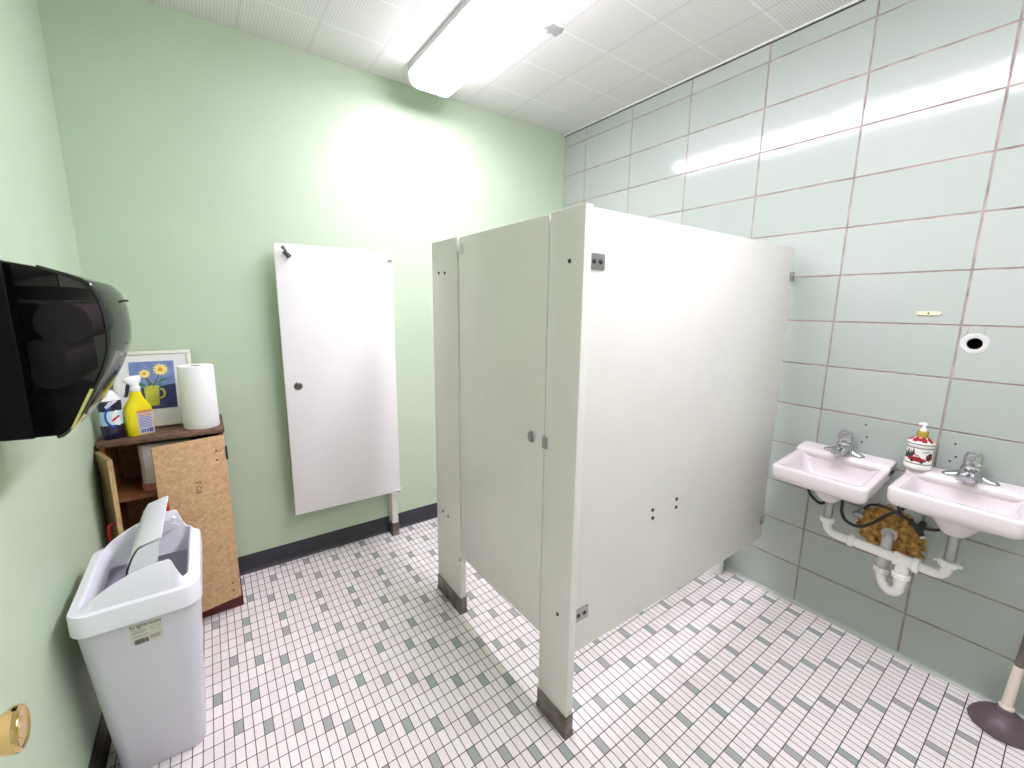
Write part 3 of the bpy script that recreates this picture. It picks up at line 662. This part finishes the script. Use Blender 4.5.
for s, h in ((-.018,.036),(.010,.034)):
    mb = MB(); on_cyl(mb, [(s+.0048*math.cos(2*PI*k/14), h+.0048*math.sin(2*PI*k/14)) for k in range(14)], R_, .0014); mb.done('printed_wheel', M['ink'], parent=so_b)
mb = MB(); rr3 = random.Random(9)
for (s, h, r) in ((.032,.050,.009),(.036,.062,.008),(.029,.058,.006),(.038,.052,.007)): on_cyl(mb, [(s+r*(1+.25*(k % 2))*math.cos(2*PI*k/12), h+r*(1+.25*(k % 2))*math.sin(2*PI*k/12)) for k in range(12)], R_, .0008+.0001*r)
mb.done('printed_berries', M['berrydark'], parent=so_b)
mb = MB(); on_cyl(mb, [(.004,.067),(.012,.072),(.026,.074),(.030,.079),(.024,.077),(.011,.074)], R_, .0007); mb.done('printed_script', M['greyline'], parent=so_b)
mb = MB()
for (s, r) in ((-1.25,.008),(-.55,.009),(.25,.0095),(.95,.009),(-.15,.006)):
    a = math.atan2(-.75-SY, -2.33-SX)+s
    pt = lambda q: (SX+q*math.cos(a), SY+q*math.sin(a))
    P = []
    for k in range(12):
        t = 2*PI*k/12; q = .030+r*math.cos(t)*(1+.2*(k % 2)); da = r*math.sin(t)/.03
        P.append((SX+q*math.cos(a+da), SY+q*math.sin(a+da), SZB+.1085+(.0415-q)*.87+.0015))
    mb.loft([P, [(x, y, z+.0006) for x, y, z in P]])
mb.done('printed_berries', M['berry'], parent=so_b)
mb = MB(); mb.lathe([(.0165,.126),(.0175,.128),(.0175,.148),(.0160,.151),(.010,.152)], (SX,SY,SZB), 28); mb.done('collar', M['goldmetal'], parent=so)
mb = MB(); mb.lathe([(.0105,.150),(.0105,.158),(.006,.160),(.0055,.172),(.0085,.174),(.0095,.178),(.008,.183),(.003,.185)], (SX,SY,SZB), 20)
d = Vector((-.35,.94,0)).normalized()
mb.tube([(SX,SY,SZB+.178), tuple(Vector((SX,SY,SZB+.180))+d*.006), tuple(Vector((SX,SY,SZB+.179))+d*.011), tuple(Vector((SX,SY,SZB+.175))+d*.015)], .0042, 10); mb.done('pump', M['white'], parent=so)

# ivory strip on the tiles
mb = MB(); mb.loft([[(-.0008, -.312+.038*c_, 1.4655+.0075*s_2) for c_, s_2 in ((-1,.0),(-.9,-.85),(-.75,-1),(.75,-1),(.9,-.85),(1,0),(.9,.85),(.75,1),(-.75,1),(-.9,.85))], [(-.006, -.312+.036*c_, 1.4655+.006*s_2) for c_, s_2 in ((-1,.0),(-.9,-.85),(-.75,-1),(.75,-1),(.9,-.85),(1,0),(.9,.85),(.75,1),(-.75,1),(-.9,.85))]])
ivs = mb.done('wall_bracket', M['ivory'], base=(0,-.312,1.4655)); tag(ivs, 'thin ivory plastic strip stuck on the tiles above the basins', 'bracket')
screw(ivs, (-.006,-.312,1.4665), (-1,0,0), .0035, .002)

# plunger by the tiled wall
pl = thing('plunger', (-.118,-.724,0), 'toilet plunger with grey-purple rubber cup standing by the tiled wall', 'plunger')
mb = MB(); mb.lathe([(.078,.001),(.084,.003),(.086,.008),(.082,.018),(.070,.036),(.052,.052),(.034,.062),(.026,.066),(.024,.078),(.019,.084),(.012,.086)], (-.118,-.724,0), 40); mb.done('cup', M['plunger'], parent=pl)
ta, tb, tcp = Vector((-.118,-.724,.070)), Vector((-.104,-.730,.250)), Vector((-.070,-.745,.640))
mb = MB(); mb.cyl(ta, tb, .0150, .0135); mb.lathe([(.020,0),(.020,.010),(.015,.014)], ta+Vector((.001,-.001,.010)), 20, tb-ta); mb.done('stick', M['stick'], parent=pl)
mb = MB(); mb.cyl(tb-(tb-ta)*.02, tcp, .0120, .0115); mb.ell(tcp,.0125,.0125,.0125); q = mb.done('stick_top', M['sticktop'], parent=pl); q['label'] = 'darker upper stick'

# ================================================================== TOWEL DISPENSER (left wall, near)
TY0, TY1 = .385, .745
td = thing('towel_dispenser', (XL, (TY0+TY1)/2, 1.2), 'large glossy black paper towel dispenser mounted on the green wall', 'towel dispenser')
side = [(-2.729,1.235),(-2.640,1.222),(-2.572,1.219),(-2.558,1.226),(-2.527,1.272),(-2.508,1.312),(-2.493,1.346),(-2.482,1.384),(-2.4795,1.420),(-2.482,1.462),(-2.489,1.492),(-2.504,1.513),(-2.560,1.534),(-2.640,1.550),(-2.729,1.560)]
split = -2.600
back_p = [p for p in side if p[0] <= split] 
back_p = [(-2.7306,1.235),(-2.640,1.222),(split,1.2200),(split,1.5420),(-2.640,1.550),(-2.7306,1.560)]
cov_p = [(split,1.2200)] + [p for p in side if p[0] > split] + [(split,1.5420)]
mb = MB(); mb.prism(back_p, 'y', TY0, TY1); mb.done('housing', simple('matt_black', (.004,.004,.005,1), .5, spec=.12), parent=td, bevel=.004)
# bulging smoked cover, closed shell with a wall thickness
def cover_ring(y, grow, inset):
    cx, cz_ = -2.56, 1.385; out = []
    for (x, z) in cov_p:
        xx, zz = x, z
        if x > split+.001: xx = x + grow
        out.append((cx+(xx-cx)*(1-inset) if x > split+.001 else x, y, cz_+(zz-cz_)*(1-inset)))
    return out
ysec = [(TY0,.000,.035),(TY0+.004,.000,.012),(TY0+.014,.0005,0),(TY0+.09,.004,0),(TY0+.18,.006,0),(TY1-.09,.005,0),(TY1-.014,.001,0),(TY1-.004,0,.012),(TY1,0,.035)]
mb = MB(); mb.loft([cover_ring(*q) for q in ysec]); mb.done('cover', M['smoke'], parent=td, smooth=30)
mb = MB()                                        # dark hood framing the window: front band, bottom lip
mb.tube([(p[0]-.001,TY0+.004,p[1]) for p in cov_p[1:-1]], .0035, 8, 3); mb.done('seam', M['black'], parent=td)
mb = MB(); mb.box((-2.700,TY0+.03,1.225),(split+.002,TY1-.03,1.54)); mb.prism([(-2.60,1.235),(-2.556,1.238),(-2.520,1.292),(-2.600,1.30)],'y',TY0+.02,TY1-.02); mb.box((-2.60,TY0+.03,1.475),(-2.525,TY1-.03,1.500)); mb.done('mechanism', M['black'], parent=td, smooth=0)
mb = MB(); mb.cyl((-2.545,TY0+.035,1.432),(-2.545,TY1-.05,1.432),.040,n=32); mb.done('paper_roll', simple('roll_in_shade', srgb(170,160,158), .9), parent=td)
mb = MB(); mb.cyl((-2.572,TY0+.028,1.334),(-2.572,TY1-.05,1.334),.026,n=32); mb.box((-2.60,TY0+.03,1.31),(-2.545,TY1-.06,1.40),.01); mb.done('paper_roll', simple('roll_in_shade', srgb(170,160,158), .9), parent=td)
mb = MB(); mb.box((-2.490,TY1-.10,1.474),(-2.470,TY1-.085,1.479),.001); mb.done('key_tab', M['darkscrew'], parent=td)
mb = MB(); mb.cyl((-2.492,.60,1.380),(-2.4765,.60,1.381),.005); mb.done('lock', M['black'], parent=td)
mb = MB(); mb.prism([(-2.553,1.232),(-2.548,1.233),(-2.512,1.306),(-2.517,1.307)],'y',TY0-.001,TY1-.02); q = mb.done('label_strip', simple('pale_strip', srgb(206,204,120), .4, noise=.2, nscale=60), parent=td); q['label'] = 'narrow yellowish warning strip'

# ================================================================== CABINET
CX0, CX1, CYF, CYB, CT = -2.716, -2.300, 1.552, 1.838, .917
cb = thing('wooden_cabinet', ((CX0+CX1)/2, (CYF+CYB)/2, 0), 'low particle board cabinet with both doors ajar in the left corner', 'cabinet')
mb = MB()
mb.box((CX0,CYF,.05),(CX0+.016,CYB,CT-.022)); mb.box((CX1-.016,CYF,.05),(CX1,CYB,CT-.022)); mb.box((CX0,CYB-.008,.05),(CX1,CYB,CT-.022)); mb.box((CX0,CYF,.052),(CX1,CYB,.070))
mb.done('body', M['inside'], parent=cb, smooth=0)
mb = MB(); mb.box((CX0+.016,CYF+.004,.648),(CX1-.016,CYB-.008,.666),.001); mb.done('shelf', M['inside'], parent=cb, smooth=0)
mb = MB(); mb.box((CX0-.004,CYF-.014,CT-.022),(CX1+.006,CYB,CT),.003); tp = mb.done('top', M['walnut'], parent=cb); tp['label'] = 'scuffed dark brown top'
mb = MB(); mb.box((CX0+.004,CYF+.010,.0005),(CX1+.008,CYB,.052),.002); pz = mb.done('plinth', M['redpaint'], parent=cb); pz['label'] = 'dark red painted plinth'
def cab_door(hx, hy, w, ang, mat, sgn):
    """door panel hinged at (hx,hy); opens toward the camera; sgn=+1 hinge on the right"""
    T = Matrix.Translation((hx,hy,0)) @ Matrix.Rotation(ang, 4, 'Z')
    mb = MB(T); x0, x1 = (-w, 0) if sgn > 0 else (0, w)
    mb.box((x0,-.017,.072),(x1,-.001,.884),.0015)
    d_ = mb.done('door', mat, parent=cb, smooth=30)
    return d_, T
dr, T = cab_door(CX1-.002, CYF-.002, .258, math.radians(14), M['particle'], 1)
dr['label'] = 'wide right door in pale particle board'
mb = MB(T); mb.tube([(-.236,-.017,.640),(-.236,-.040,.635),(-.236,-.044,.595),(-.236,-.040,.557),(-.236,-.017,.552)],.0065,10); mb.done('handle', M['red'], parent=dr)
for x, z in ((-.036,.818),(-.036,.775),(-.030,.155),(-.030,.115)):
    mb = MB(T); mb.lathe([(.0042,0),(.003,.0015)],(x,-.017,z),10,(0,-1,0)); mb.done('screw', M['darkscrew'], parent=dr)
mb = MB(T); mb.cyl((.004,-.010,.765),(.004,-.010,.830),.005); mb.box((-.002,-.018,.770),(.006,-.004,.826)); mb.done('hinge', M['darkscrew'], parent=dr)
mb = MB(T); text_faces(mb, '. F:G8', .030, (-.128,-.0172,.712), (0,0,-1), (1,0,0), .0003); mb.done('stamp', simple('brown_stamp', srgb(120,84,48), .7), parent=dr, smooth=0)
dl, T = cab_door(CX0+.002, CYF-.002, .168, math.radians(-70), M['plyface'], -1)
dl['label'] = 'narrow left door swung wide open, olive plywood'
mb = MB(T); mb.box((.1675,-.0165,.074),(.1695,-.0015,.882)); mb.done('edge', M['ply'], parent=dl, smooth=0)
mb = MB(T); mb.tube([(.140,-.017,.620),(.140,-.034,.615),(.140,-.038,.575),(.140,-.034,.537),(.140,-.017,.532)],.0065,10); mb.done('handle', simple('shaded_red_plastic', srgb(160,24,26), .4), parent=dl)  # same red as the other handle, darkened in colour for the shade here

# wrapped package on the shelf inside
pk = thing('wrapped_package', (-2.50,1.66,.666), 'white plastic wrapped package inside the cabinet behind the right door', 'package')
mb = MB(); rp = random.Random(2)
rg = []
for h in [0,.004,.02,.05,.08,.11,.14,.17,.20,.205]:
    f = .93 if h in (0,.205) else 1
    rg.append([(-2.515+(x+2.515)*f*(1+rp.uniform(-.02,.02)), 1.66+(y-1.66)*f*(1+rp.uniform(-.02,.02)), z) for x, y, z in rrect(-2.607,-2.42,1.585,1.735,.667+h,.03,4)])
mb.loft(rg); mb.done('wrap', M['wrap'], parent=pk, smooth=25)
mb = MB(); mb.loft([rrect(-2.609,-2.418,1.583,1.737,.667,.03,4), rrect(-2.611,-2.416,1.581,1.739,.700,.03,4)]); mb.done('band', M['pink'], parent=pk)

# ---- on top of the cabinet
CTZ = CT+.0005
pr_ = thing('paper_towel_roll', (-2.3745,1.622,CTZ), 'white paper towel roll standing at the right end of the cabinet', 'paper towels')
mb = MB(); c = (-2.3745,1.622,CTZ)
mb.lathe([(.0655,0),(.0675,.004),(.0675,.276),(.0655,.281),(.022,.281),(.0205,.279),(.0205,.2),(.0205,.004)], c, 48, caps=False); mb.done('roll', M['paper'], parent=pr_)
mb = MB(); mb.lathe([(.0204,.002),(.0204,.280),(.0188,.280),(.0188,.002)], c, 32, caps=False); mb.done('core', M['card'], parent=pr_)

# picture leaning on the wall
PXC, PW, PH = -2.533, .283, .355
lean = math.atan2(.135, .34)
T = Matrix.Translation((PXC,1.695,CTZ+.0066)) @ Matrix.Rotation(-lean, 4, 'X')
pf_ = thing('framed_picture', (PXC,1.695,CTZ), 'cream framed flower picture leaning on the wall behind the bottles', 'picture')
mb = MB(T); w = .017
for a, b in (((-PW/2,0,0),(PW/2,.016,w)),((-PW/2,0,PH-w),(PW/2,.016,PH)),((-PW/2,0,w),(-PW/2+w,.016,PH-w)),((PW/2-w,0,w),(PW/2,.016,PH-w))): mb.box(a, b, .003)
mb.done('frame', M['frame'], parent=pf_)
mb = MB(T); mb.box((-PW/2+.012,.006,.012),(PW/2-.012,.0105,PH-.012)); mb.done('mat_board', M['mat'], parent=pf_, smooth=0)
ax0, ax1, az0, az1 = -.086, .074, .082, .305
mb = MB(T); mb.box((ax0,.0045,az0),(ax1,.0062,az1)); ar = mb.done('painting', M['art'], parent=pf_, smooth=0)
mb = MB(T)
P = [(ax0,az0),(ax1,az0),(ax1,az0+.112),(ax1-.04,az0+.106),(ax0+.06,az0+.098),(ax0,az0+.104)]
mb.loft([[(x,.0040,z) for x, z in P],[(x,.0046,z) for x, z in P]]); mb.done('painted_cloth', M['artdark'], parent=ar, smooth=0)
def disc2(mb, cx, cz_, r, y, n=14, rip=0.0, rz=None):
    Q = [(cx+r*(1+rip*(k % 2))*math.cos(2*PI*k/n), cz_+(rz or r)*(1+rip*(k % 2))*math.sin(2*PI*k/n)) for k in range(n)]
    mb.loft([[(a,y,b) for a, b in Q],[(a,y+.0007,b) for a, b in Q]])
for fx_, fz_, fr_ in ((.024,.182,.021),(-.034,.166,.015)):
    mb = MB(T); disc2(mb, fx_, az0+fz_, fr_, .0033, 26, .45); mb.done('painted_flower', M['petal'], parent=ar, smooth=0)
    mb = MB(T); disc2(mb, fx_, az0+fz_, fr_*.47, .0026); mb.done('painted_flower_heart', M['petalcore'], parent=ar, smooth=0)
mb = MB(T)
for P in ([(-.040,.098),(-.002,.100),(.018,.160),(.015,.161),(-.006,.112),(-.030,.150),(-.034,.148),(-.022,.112)], [(.004,.118),(.030,.140),(.046,.138),(.030,.126)], [(-.044,.104),(-.060,.122),(-.050,.128),(-.032,.112)], [(.006,.108),(.020,.118),(.024,.108)]):
    mb.loft([[(a,.0034,az0+b) for a, b in P],[(a,.0040,az0+b) for a, b in P]])
mb.done('painted_leaves', M['leaf'], parent=ar, smooth=0)
mb = MB(T); P = [(-.040,.102),(-.036,.020),(-.030,.014),(.004,.014),(.010,.020),(.014,.104),(-.013,.110)]
mb.loft([[(a,.0026,az0+b) for a, b in P],[(a,.0033,az0+b) for a, b in P]])
for k in range(14):
    a0, a1 = -1.9+3.4*k/14, -1.9+3.4*(k+1)/14
    Q = [(.016+.020*math.cos(a0),.070+.025*math.sin(a0)),(.016+.020*math.cos(a1),.070+.025*math.sin(a1)),(.016+.012*math.cos(a1),.070+.017*math.sin(a1)),(.016+.012*math.cos(a0),.070+.017*math.sin(a0))]
    mb.loft([[(a,.0026,az0+b) for a, b in Q],[(a,.0033,az0+b) for a, b in Q]])
mb.done('painted_mug', M['mug'], parent=ar, smooth=0)

# yellow spray bottle
sb = thing('spray_bottle', (-2.588,1.612,CTZ), 'yellow spray bottle with white trigger head in front of the flower picture', 'spray bottle')
T = Matrix.Translation((-2.588,1.612,CTZ)) @ Matrix.Rotation(math.radians(24), 4, 'Z')
def oval(z, a, b, p=2.6, n=36, cx=0, cy=0):
    out = []
    for k in range(n):
        t = 2*PI*k/n; c_, s_2 = math.cos(t), math.sin(t)
        out.append((cx+a*math.copysign(abs(c_)**(2/p), c_), cy+b*math.copysign(abs(s_2)**(2/p), s_2), z))
    return out
mb = MB(T); mb.loft([oval(0,.043,.026,4), oval(.004,.047,.029,4), oval(.055,.047,.029,4), oval(.104,.046,.029,3.8), oval(.120,.044,.028,3.2), oval(.136,.037,.025,2.6), oval(.152,.027,.021,2.2), oval(.172,.0205,.018,2), oval(.188,.018,.017,2), oval(.192,.015,.015,2)]); bt = mb.done('bottle', M['yellow'], parent=sb, smooth=50)
mb = MB(T)
def panel(mb, x0, x1, z0, z1, y, th=.0006): mb.box((x0,y-th,z0),(x1,y,z1))
panel(mb, -.014,.038,.006,.108,-.0291); mb.done('label', M['lavender'], parent=sb, smooth=0)
mb = MB(T); panel(mb, -.014,.038,.096,.108,-.0297); panel(mb, -.010,.034,.083,.089,-.0297); mb.done('label_band', M['orange'], parent=sb, smooth=0)
mb = MB(T)
for k, z in enumerate((.076,.069,.062,.055,.048,.041,.034)): panel(mb, -.010, .030+.006*(k % 2), z, z+.0022, -.0297)
for x in (-.006,.003,.012): panel(mb, x, x+.006, .012, .026, -.0297)
panel(mb, .020,.034,.010,.028,-.0297); mb.done('label_print', M['violet'], parent=sb, smooth=0)
mb = MB(T); mb.lathe([(.0175,.188),(.0185,.190),(.0185,.206),(.0165,.208)],(0,0,0),28)
mb.loft([oval(.206,.015,.014,2.4), oval(.216,.017,.0145,2.6,cx=-.002), oval(.226,.026,.0145,3,cx=-.006), oval(.238,.031,.0145,3.2,cx=-.007), oval(.247,.028,.013,3,cx=-.004), oval(.252,.018,.009,3,cx=.004)])
hd = mb.done('trigger_head', M['white'], parent=sb, smooth=50)
mb = MB(T); mb.tube([(-.018,0,.224),(-.024,0,.205),(-.028,0,.182),(-.034,0,.166)],.006,10,5); mb.done('trigger', simple('dark_trigger', srgb(40,38,50), .3), parent=hd)

# dark blue cleaner bottle
bb = thing('cleaner_bottle', (-2.672,1.598,CTZ), 'dark blue cleaner bottle with white shoulder and blue tip beside the left wall', 'bottle')
T = Matrix.Translation((-2.672,1.598,CTZ)) @ Matrix.Rotation(math.radians(20), 4, 'Z')
mb = MB(T); mb.loft([oval(0,.033,.023,3), oval(.004,.036,.026,3), oval(.05,.036,.026,3), oval(.11,.035,.026,3), oval(.15,.037,.027,3), oval(.158,.036,.026,3), oval(.162,.030,.022,3)]); nb = mb.done('bottle', M['navy'], parent=bb, smooth=50)
mb = MB(T); mb.loft([oval(.160,.0355,.0255,2.8), oval(.164,.035,.025,2.6), oval(.176,.030,.022,2.4), oval(.196,.019,.016,2), oval(.204,.015,.014,2)]); mb.done('shoulder', M['white'], parent=bb, smooth=50)
mb = MB(T); mb.loft([oval(.203,.0155,.0155,2), oval(.214,.0145,.0145,2), oval(.222,.010,.010,2,cx=-.002), oval(.240,.006,.006,2,cx=-.008), oval(.244,.004,.004,2,cx=-.009)]); mb.done('tip', M['blue'], parent=bb, smooth=50)
mb = MB(T); mb.loft([oval(.060,.0364,.0264,3), oval(.066,.0366,.0266,3), oval(.112,.0357,.0267,3), oval(.118,.0355,.0265,3)], False, False); mb.done('label', M['sky'], parent=bb, smooth=50)
mb = MB(T)
arc = [(.004+.030*math.cos(a), .095+.048*math.sin(a)) for a in [PI*.62+PI*.86*k/16 for k in range(17)]]; arc2 = [(.010+.030*math.cos(a), .095+.040*math.sin(a)) for a in [PI*.62+PI*.86*k/16 for k in range(17)]][::-1]
mb.loft([[(x,-.0268,z) for x, z in arc+arc2],[(x,-.0274,z) for x, z in arc+arc2]]); mb.done('label_arc', M['midblue'], parent=bb, smooth=0)
mb = MB(T); P = [(-.022,.138),(-.016,.130),(.020,.158),(.014,.160),(-.006,.156)]
mb.loft([[(x,-.0272,z) for x, z in P],[(x,-.0280,z) for x, z in P]]); P = [(-.002,.074),(.006,.060),(.018,.056),(.023,.066),(.020,.088),(.013,.100),(.017,.118),(.011,.122),(-.003,.102),(-.006,.086)]
mb.loft([[(x,-.0270,z) for x, z in P],[(x,-.0277,z) for x, z in P]]); mb.done('label_flash', M['white'], parent=bb, smooth=0)
mb = MB(T); P = [(-.006,.082),(.018,.100),(.022,.094),(.000,.076)]; mb.loft([[(x,-.0274,z) for x, z in P],[(x,-.0284,z) for x, z in P]]); mb.done('label_stripe', M['red'], parent=bb, smooth=0)
mb = MB(T); text_faces(mb, 'LYSOL', .013, (-.015,-.0281,.1335), (.78,0,.62), (-.62,0,.78), .0003, .8); mb.done('lettering', M['midblue'], parent=bb, smooth=0)

# ================================================================== WASTE BIN
bn = thing('waste_bin', (-2.55,.98,0), 'tall white plastic swing-lid waste bin against the left wall', 'waste bin')
def brect(z, f):
    """horizontal section of the leaning bin; f=0 floor, f=1 rim"""
    x0 = -2.668+(-2.688+2.668)*f; x1 = -2.452+(-2.412+2.452)*f
    y0 = .838+(.708-.838)*f; y1 = 1.080+(1.115-1.080)*f
    return rrect(x0, x1, y0, y1, z, .035+.010*f, 6)
mb = MB(); BZ = .640
rings = [brect(.001,-.03), brect(.006,0)] + [brect(.006+(BZ-.006)*k/6, k/6) for k in range(1,7)]
inner = [[(x+(.003 if x < -2.55 else -.003), y+(.003 if y < .93 else -.003), z) for x, y, z in brect(.006+(BZ-.006)*k/6, k/6)] for k in (6,3)] + [[(x+(.003 if x < -2.55 else -.003), y+(.003 if y < .93 else -.003), .012) for x, y, z in brect(.012,.0)]]
mb.loft(rings+inner); mb.done('body', M['bin'], parent=bn, smooth=50)
# lid: skirt ring and hood with two arched cheeks
X0, X1, Y0, Y1 = -2.694, -2.406, .702, 1.121
LZ0, LZ1 = .598, .660
N = 6
ro = lambda z, i, r=.046: rrect(X0+i, X1-i, Y0+i, Y1-i, z, r-i*.6, N)
def hood_ring(i, base, k):
    """top ring whose height follows the arch of the cheeks"""
    out = []
    for x, y, z in rrect(X0+i, X1-i, Y0+i, Y1-i, 0, .046-i*.6, N): out.append((x, y, base + k*arch(x)))
    return out
def arch(x):
    t = (x-(X0+.03))/((X1-.035)-(X0+.03))
    if t < 0: return 0.0
    if t > 1: return .20
    if t < .88: return math.sin(min(1, t/.86)*PI/2)**.8
    return max(.20, 1-(t-.88)/.09*.8)
mb = MB()
xs = []
def lid_ring(i, z0, amp, r0=.046, n_side=26):
    """rounded rectangle sampled densely on front/back edges so the arch is smooth"""
    x0, x1, y0, y1 = X0+i, X1-i, Y0+i, Y1-i; r = max(.006, r0-i*.7); P = []
    for k in range(n_side+1): x = x0+r+(x1-x0-2*r)*k/n_side; P.append((x, y0))
    for k in range(1, N): a = -PI/2+PI/2*k/N; P.append((x1-r+r*math.cos(a), y0+r+r*math.sin(a)))
    for k in range(0, 7): P.append((x1, y0+r+(y1-y0-2*r)*k/6))
    for k in range(1, N): a = PI/2*k/N; P.append((x1-r+r*math.cos(a), y1-r+r*math.sin(a)))
    for k in range(n_side+1): x = x1-r-(x1-x0-2*r)*k/n_side; P.append((x, y1))
    for k in range(1, N): a = PI/2+PI/2*k/N; P.append((x0+r+r*math.cos(a), y1-r+r*math.sin(a)))
    for k in range(0, 7): P.append((x0, y1-r-(y1-y0-2*r)*k/6))
    for k in range(1, N): a = PI+PI/2*k/N; P.append((x0+r+r*math.cos(a), y0+r+r*math.sin(a)))
    return [(x, y, z0+amp*arch(x)) for x, y in P]
rings = [lid_ring(.004, LZ0, 0), lid_ring(.0, LZ0+.002, 0), lid_ring(.0, LZ1-.006, 0), lid_ring(.002, LZ1-.001, 0), lid_ring(.006, LZ1, 0), lid_ring(.012, LZ1+.003, .0), lid_ring(.022, LZ1+.006, .080), lid_ring(.025, LZ1+.007, .083), lid_ring(.028, LZ1+.006, .080), lid_ring(.036, LZ1-.012, 0.0), lid_ring(.038, LZ0+.010, 0), lid_ring(.040, LZ0, 0)]
mb.loft(rings, False, False); lid = mb.done('lid', M['binlid'], parent=bn, smooth=40)
# swing flap: flat crest on two sector cheeks, tipped up
mb = MB(); FX, FZ = -2.478, .722; fy0, fy1 = Y0+.045, Y1-.045
pts = [(-2.532,0.7940),(-2.480,0.8060)]
prof = [(-2.484,0.8140),(-2.536,0.7980),(-2.552,0.7740),(-2.566,0.7380),(-2.572,0.7120),(-2.566,0.6840),(-2.561,0.6840),(-2.567,0.7120),(-2.561,0.7370),(-2.547,0.7720),(-2.533,0.7935),(-2.482,0.8090)]
mb.prism(prof, 'y', fy0, fy1)
for y in (fy0, fy1-.004):
    mb.prism([(-2.486,0.8100),(-2.536,0.7965),(-2.552,0.7720),(-2.566,0.7380),(-2.571,0.7120),(-2.566,0.6840),(-2.520,0.6780),(-2.470,0.6940),(-2.464,0.6980),(-2.500,0.7280)], 'y', y, y+.004)
mb.done('flap', M['binlid'], parent=bn, smooth=40)
for y in (fy0-.022, fy1):
    mb = MB(); mb.cyl((FX,y,FZ),(FX,y+.022,FZ),.006); mb.done('pivot', M['binlid'], parent=lid)
# product sticker on the front face
def face_y(z): f = (z-.006)/(BZ-.006); return .838+(.708-.838)*f - .0006
zl0, zl1 = .510, .584
mb = MB()
A_ = [(-2.576,zl1),(-2.506,zl1),(-2.506,zl0),(-2.576,zl0)]
mb.loft([[(x,face_y(z)+.0004,z) for x, z in A_],[(x,face_y(z),z) for x, z in A_]]); lb = mb.done('sticker', M['sticker'], parent=bn, smooth=0)
up = Vector((0, face_y(.6)-face_y(.5), .1)).normalized()
at = lambda x, z: (x, face_y(z)-.0002, z)
mb = MB(); text_faces(mb, 'brightroom', .0162, at(-2.574,.5715), (1,0,0), up, .0003, .92); mb.done('lettering', M['ink'], parent=lb, smooth=0)
mb = MB()
for x0, x1, z in ((-2.572,-2.548,.5645),(-2.572,-2.540,.5565),(-2.572,-2.544,.5515),(-2.570,-2.538,.5405),(-2.536,-2.510,.5300),(-2.536,-2.514,.5255),(-2.536,-2.512,.5210)):
    P = [(x0,z),(x1,z),(x1,z+.0022),(x0,z+.0022)]; mb.loft([[(x,face_y(q)-.0002,q) for x, q in P],[(x,face_y(q)-.0005,q) for x, q in P]])
for k in range(20):
    a0, a1 = 2*PI*k/20, 2*PI*(k+1)/20; P = [(-2.520+r_*math.cos(a), .557+.75*r_*math.sin(a)) for r_, a in ((.010,a0),(.010,a1),(.0088,a1),(.0088,a0))]
    mb.loft([[(x,face_y(q)-.0002,q) for x, q in P],[(x,face_y(q)-.0005,q) for x, q in P]])
mb.done('fine_print', M['inklight'], parent=lb, smooth=0)
mb = MB(); rb = random.Random(4); x = -2.570
while x < -2.541:
    w_2 = rb.choice((.0006,.0010,.0016)); P = [(x,.513),(x+w_2,.513),(x+w_2,.530),(x,.530)]
    mb.loft([[(a,face_y(q)-.0002,q) for a, q in P],[(a,face_y(q)-.0005,q) for a, q in P]]); x += w_2+rb.choice((.0005,.0009))
mb.done('barcode', M['ink'], parent=lb, smooth=0)

# ================================================================== LIGHT, CAMERA
w = bpy.data.worlds.new('World'); sc.world = w; w.use_nodes = True
w.node_tree.nodes['Background'].inputs[0].default_value = (.9, .92, 1, 1); w.node_tree.nodes['Background'].inputs[1].default_value = .25
cam = bpy.data.cameras.new('camera'); co = bpy.data.objects.new('camera', cam); COL.objects.link(co)
cam.sensor_width = 36; cam.lens = 428.881/1024*36; cam.clip_start = .02
Rm = [[0.8143671438909139, 0.5727483278693307, 0.09362429104586788], [-0.5802372814167686, 0.8003642445973344, 0.15080375732791323], [0.011439064867087602, -0.17713392925417784, 0.9841202766440403]]
m4 = Matrix.Identity(4)
for i in range(3): m4[i][0] = Rm[i][0]; m4[i][1] = Rm[i][2]; m4[i][2] = -Rm[i][1]
m4.translation = (-2.3264186, -.7525189, 1.4726803)
co.matrix_world = m4
sc.camera = co
vs = sc.view_settings; vs.view_transform = 'Standard'; vs.look = 'None'; vs.exposure = 2.62; vs.gamma = 1.0; vs.use_curve_mapping = False
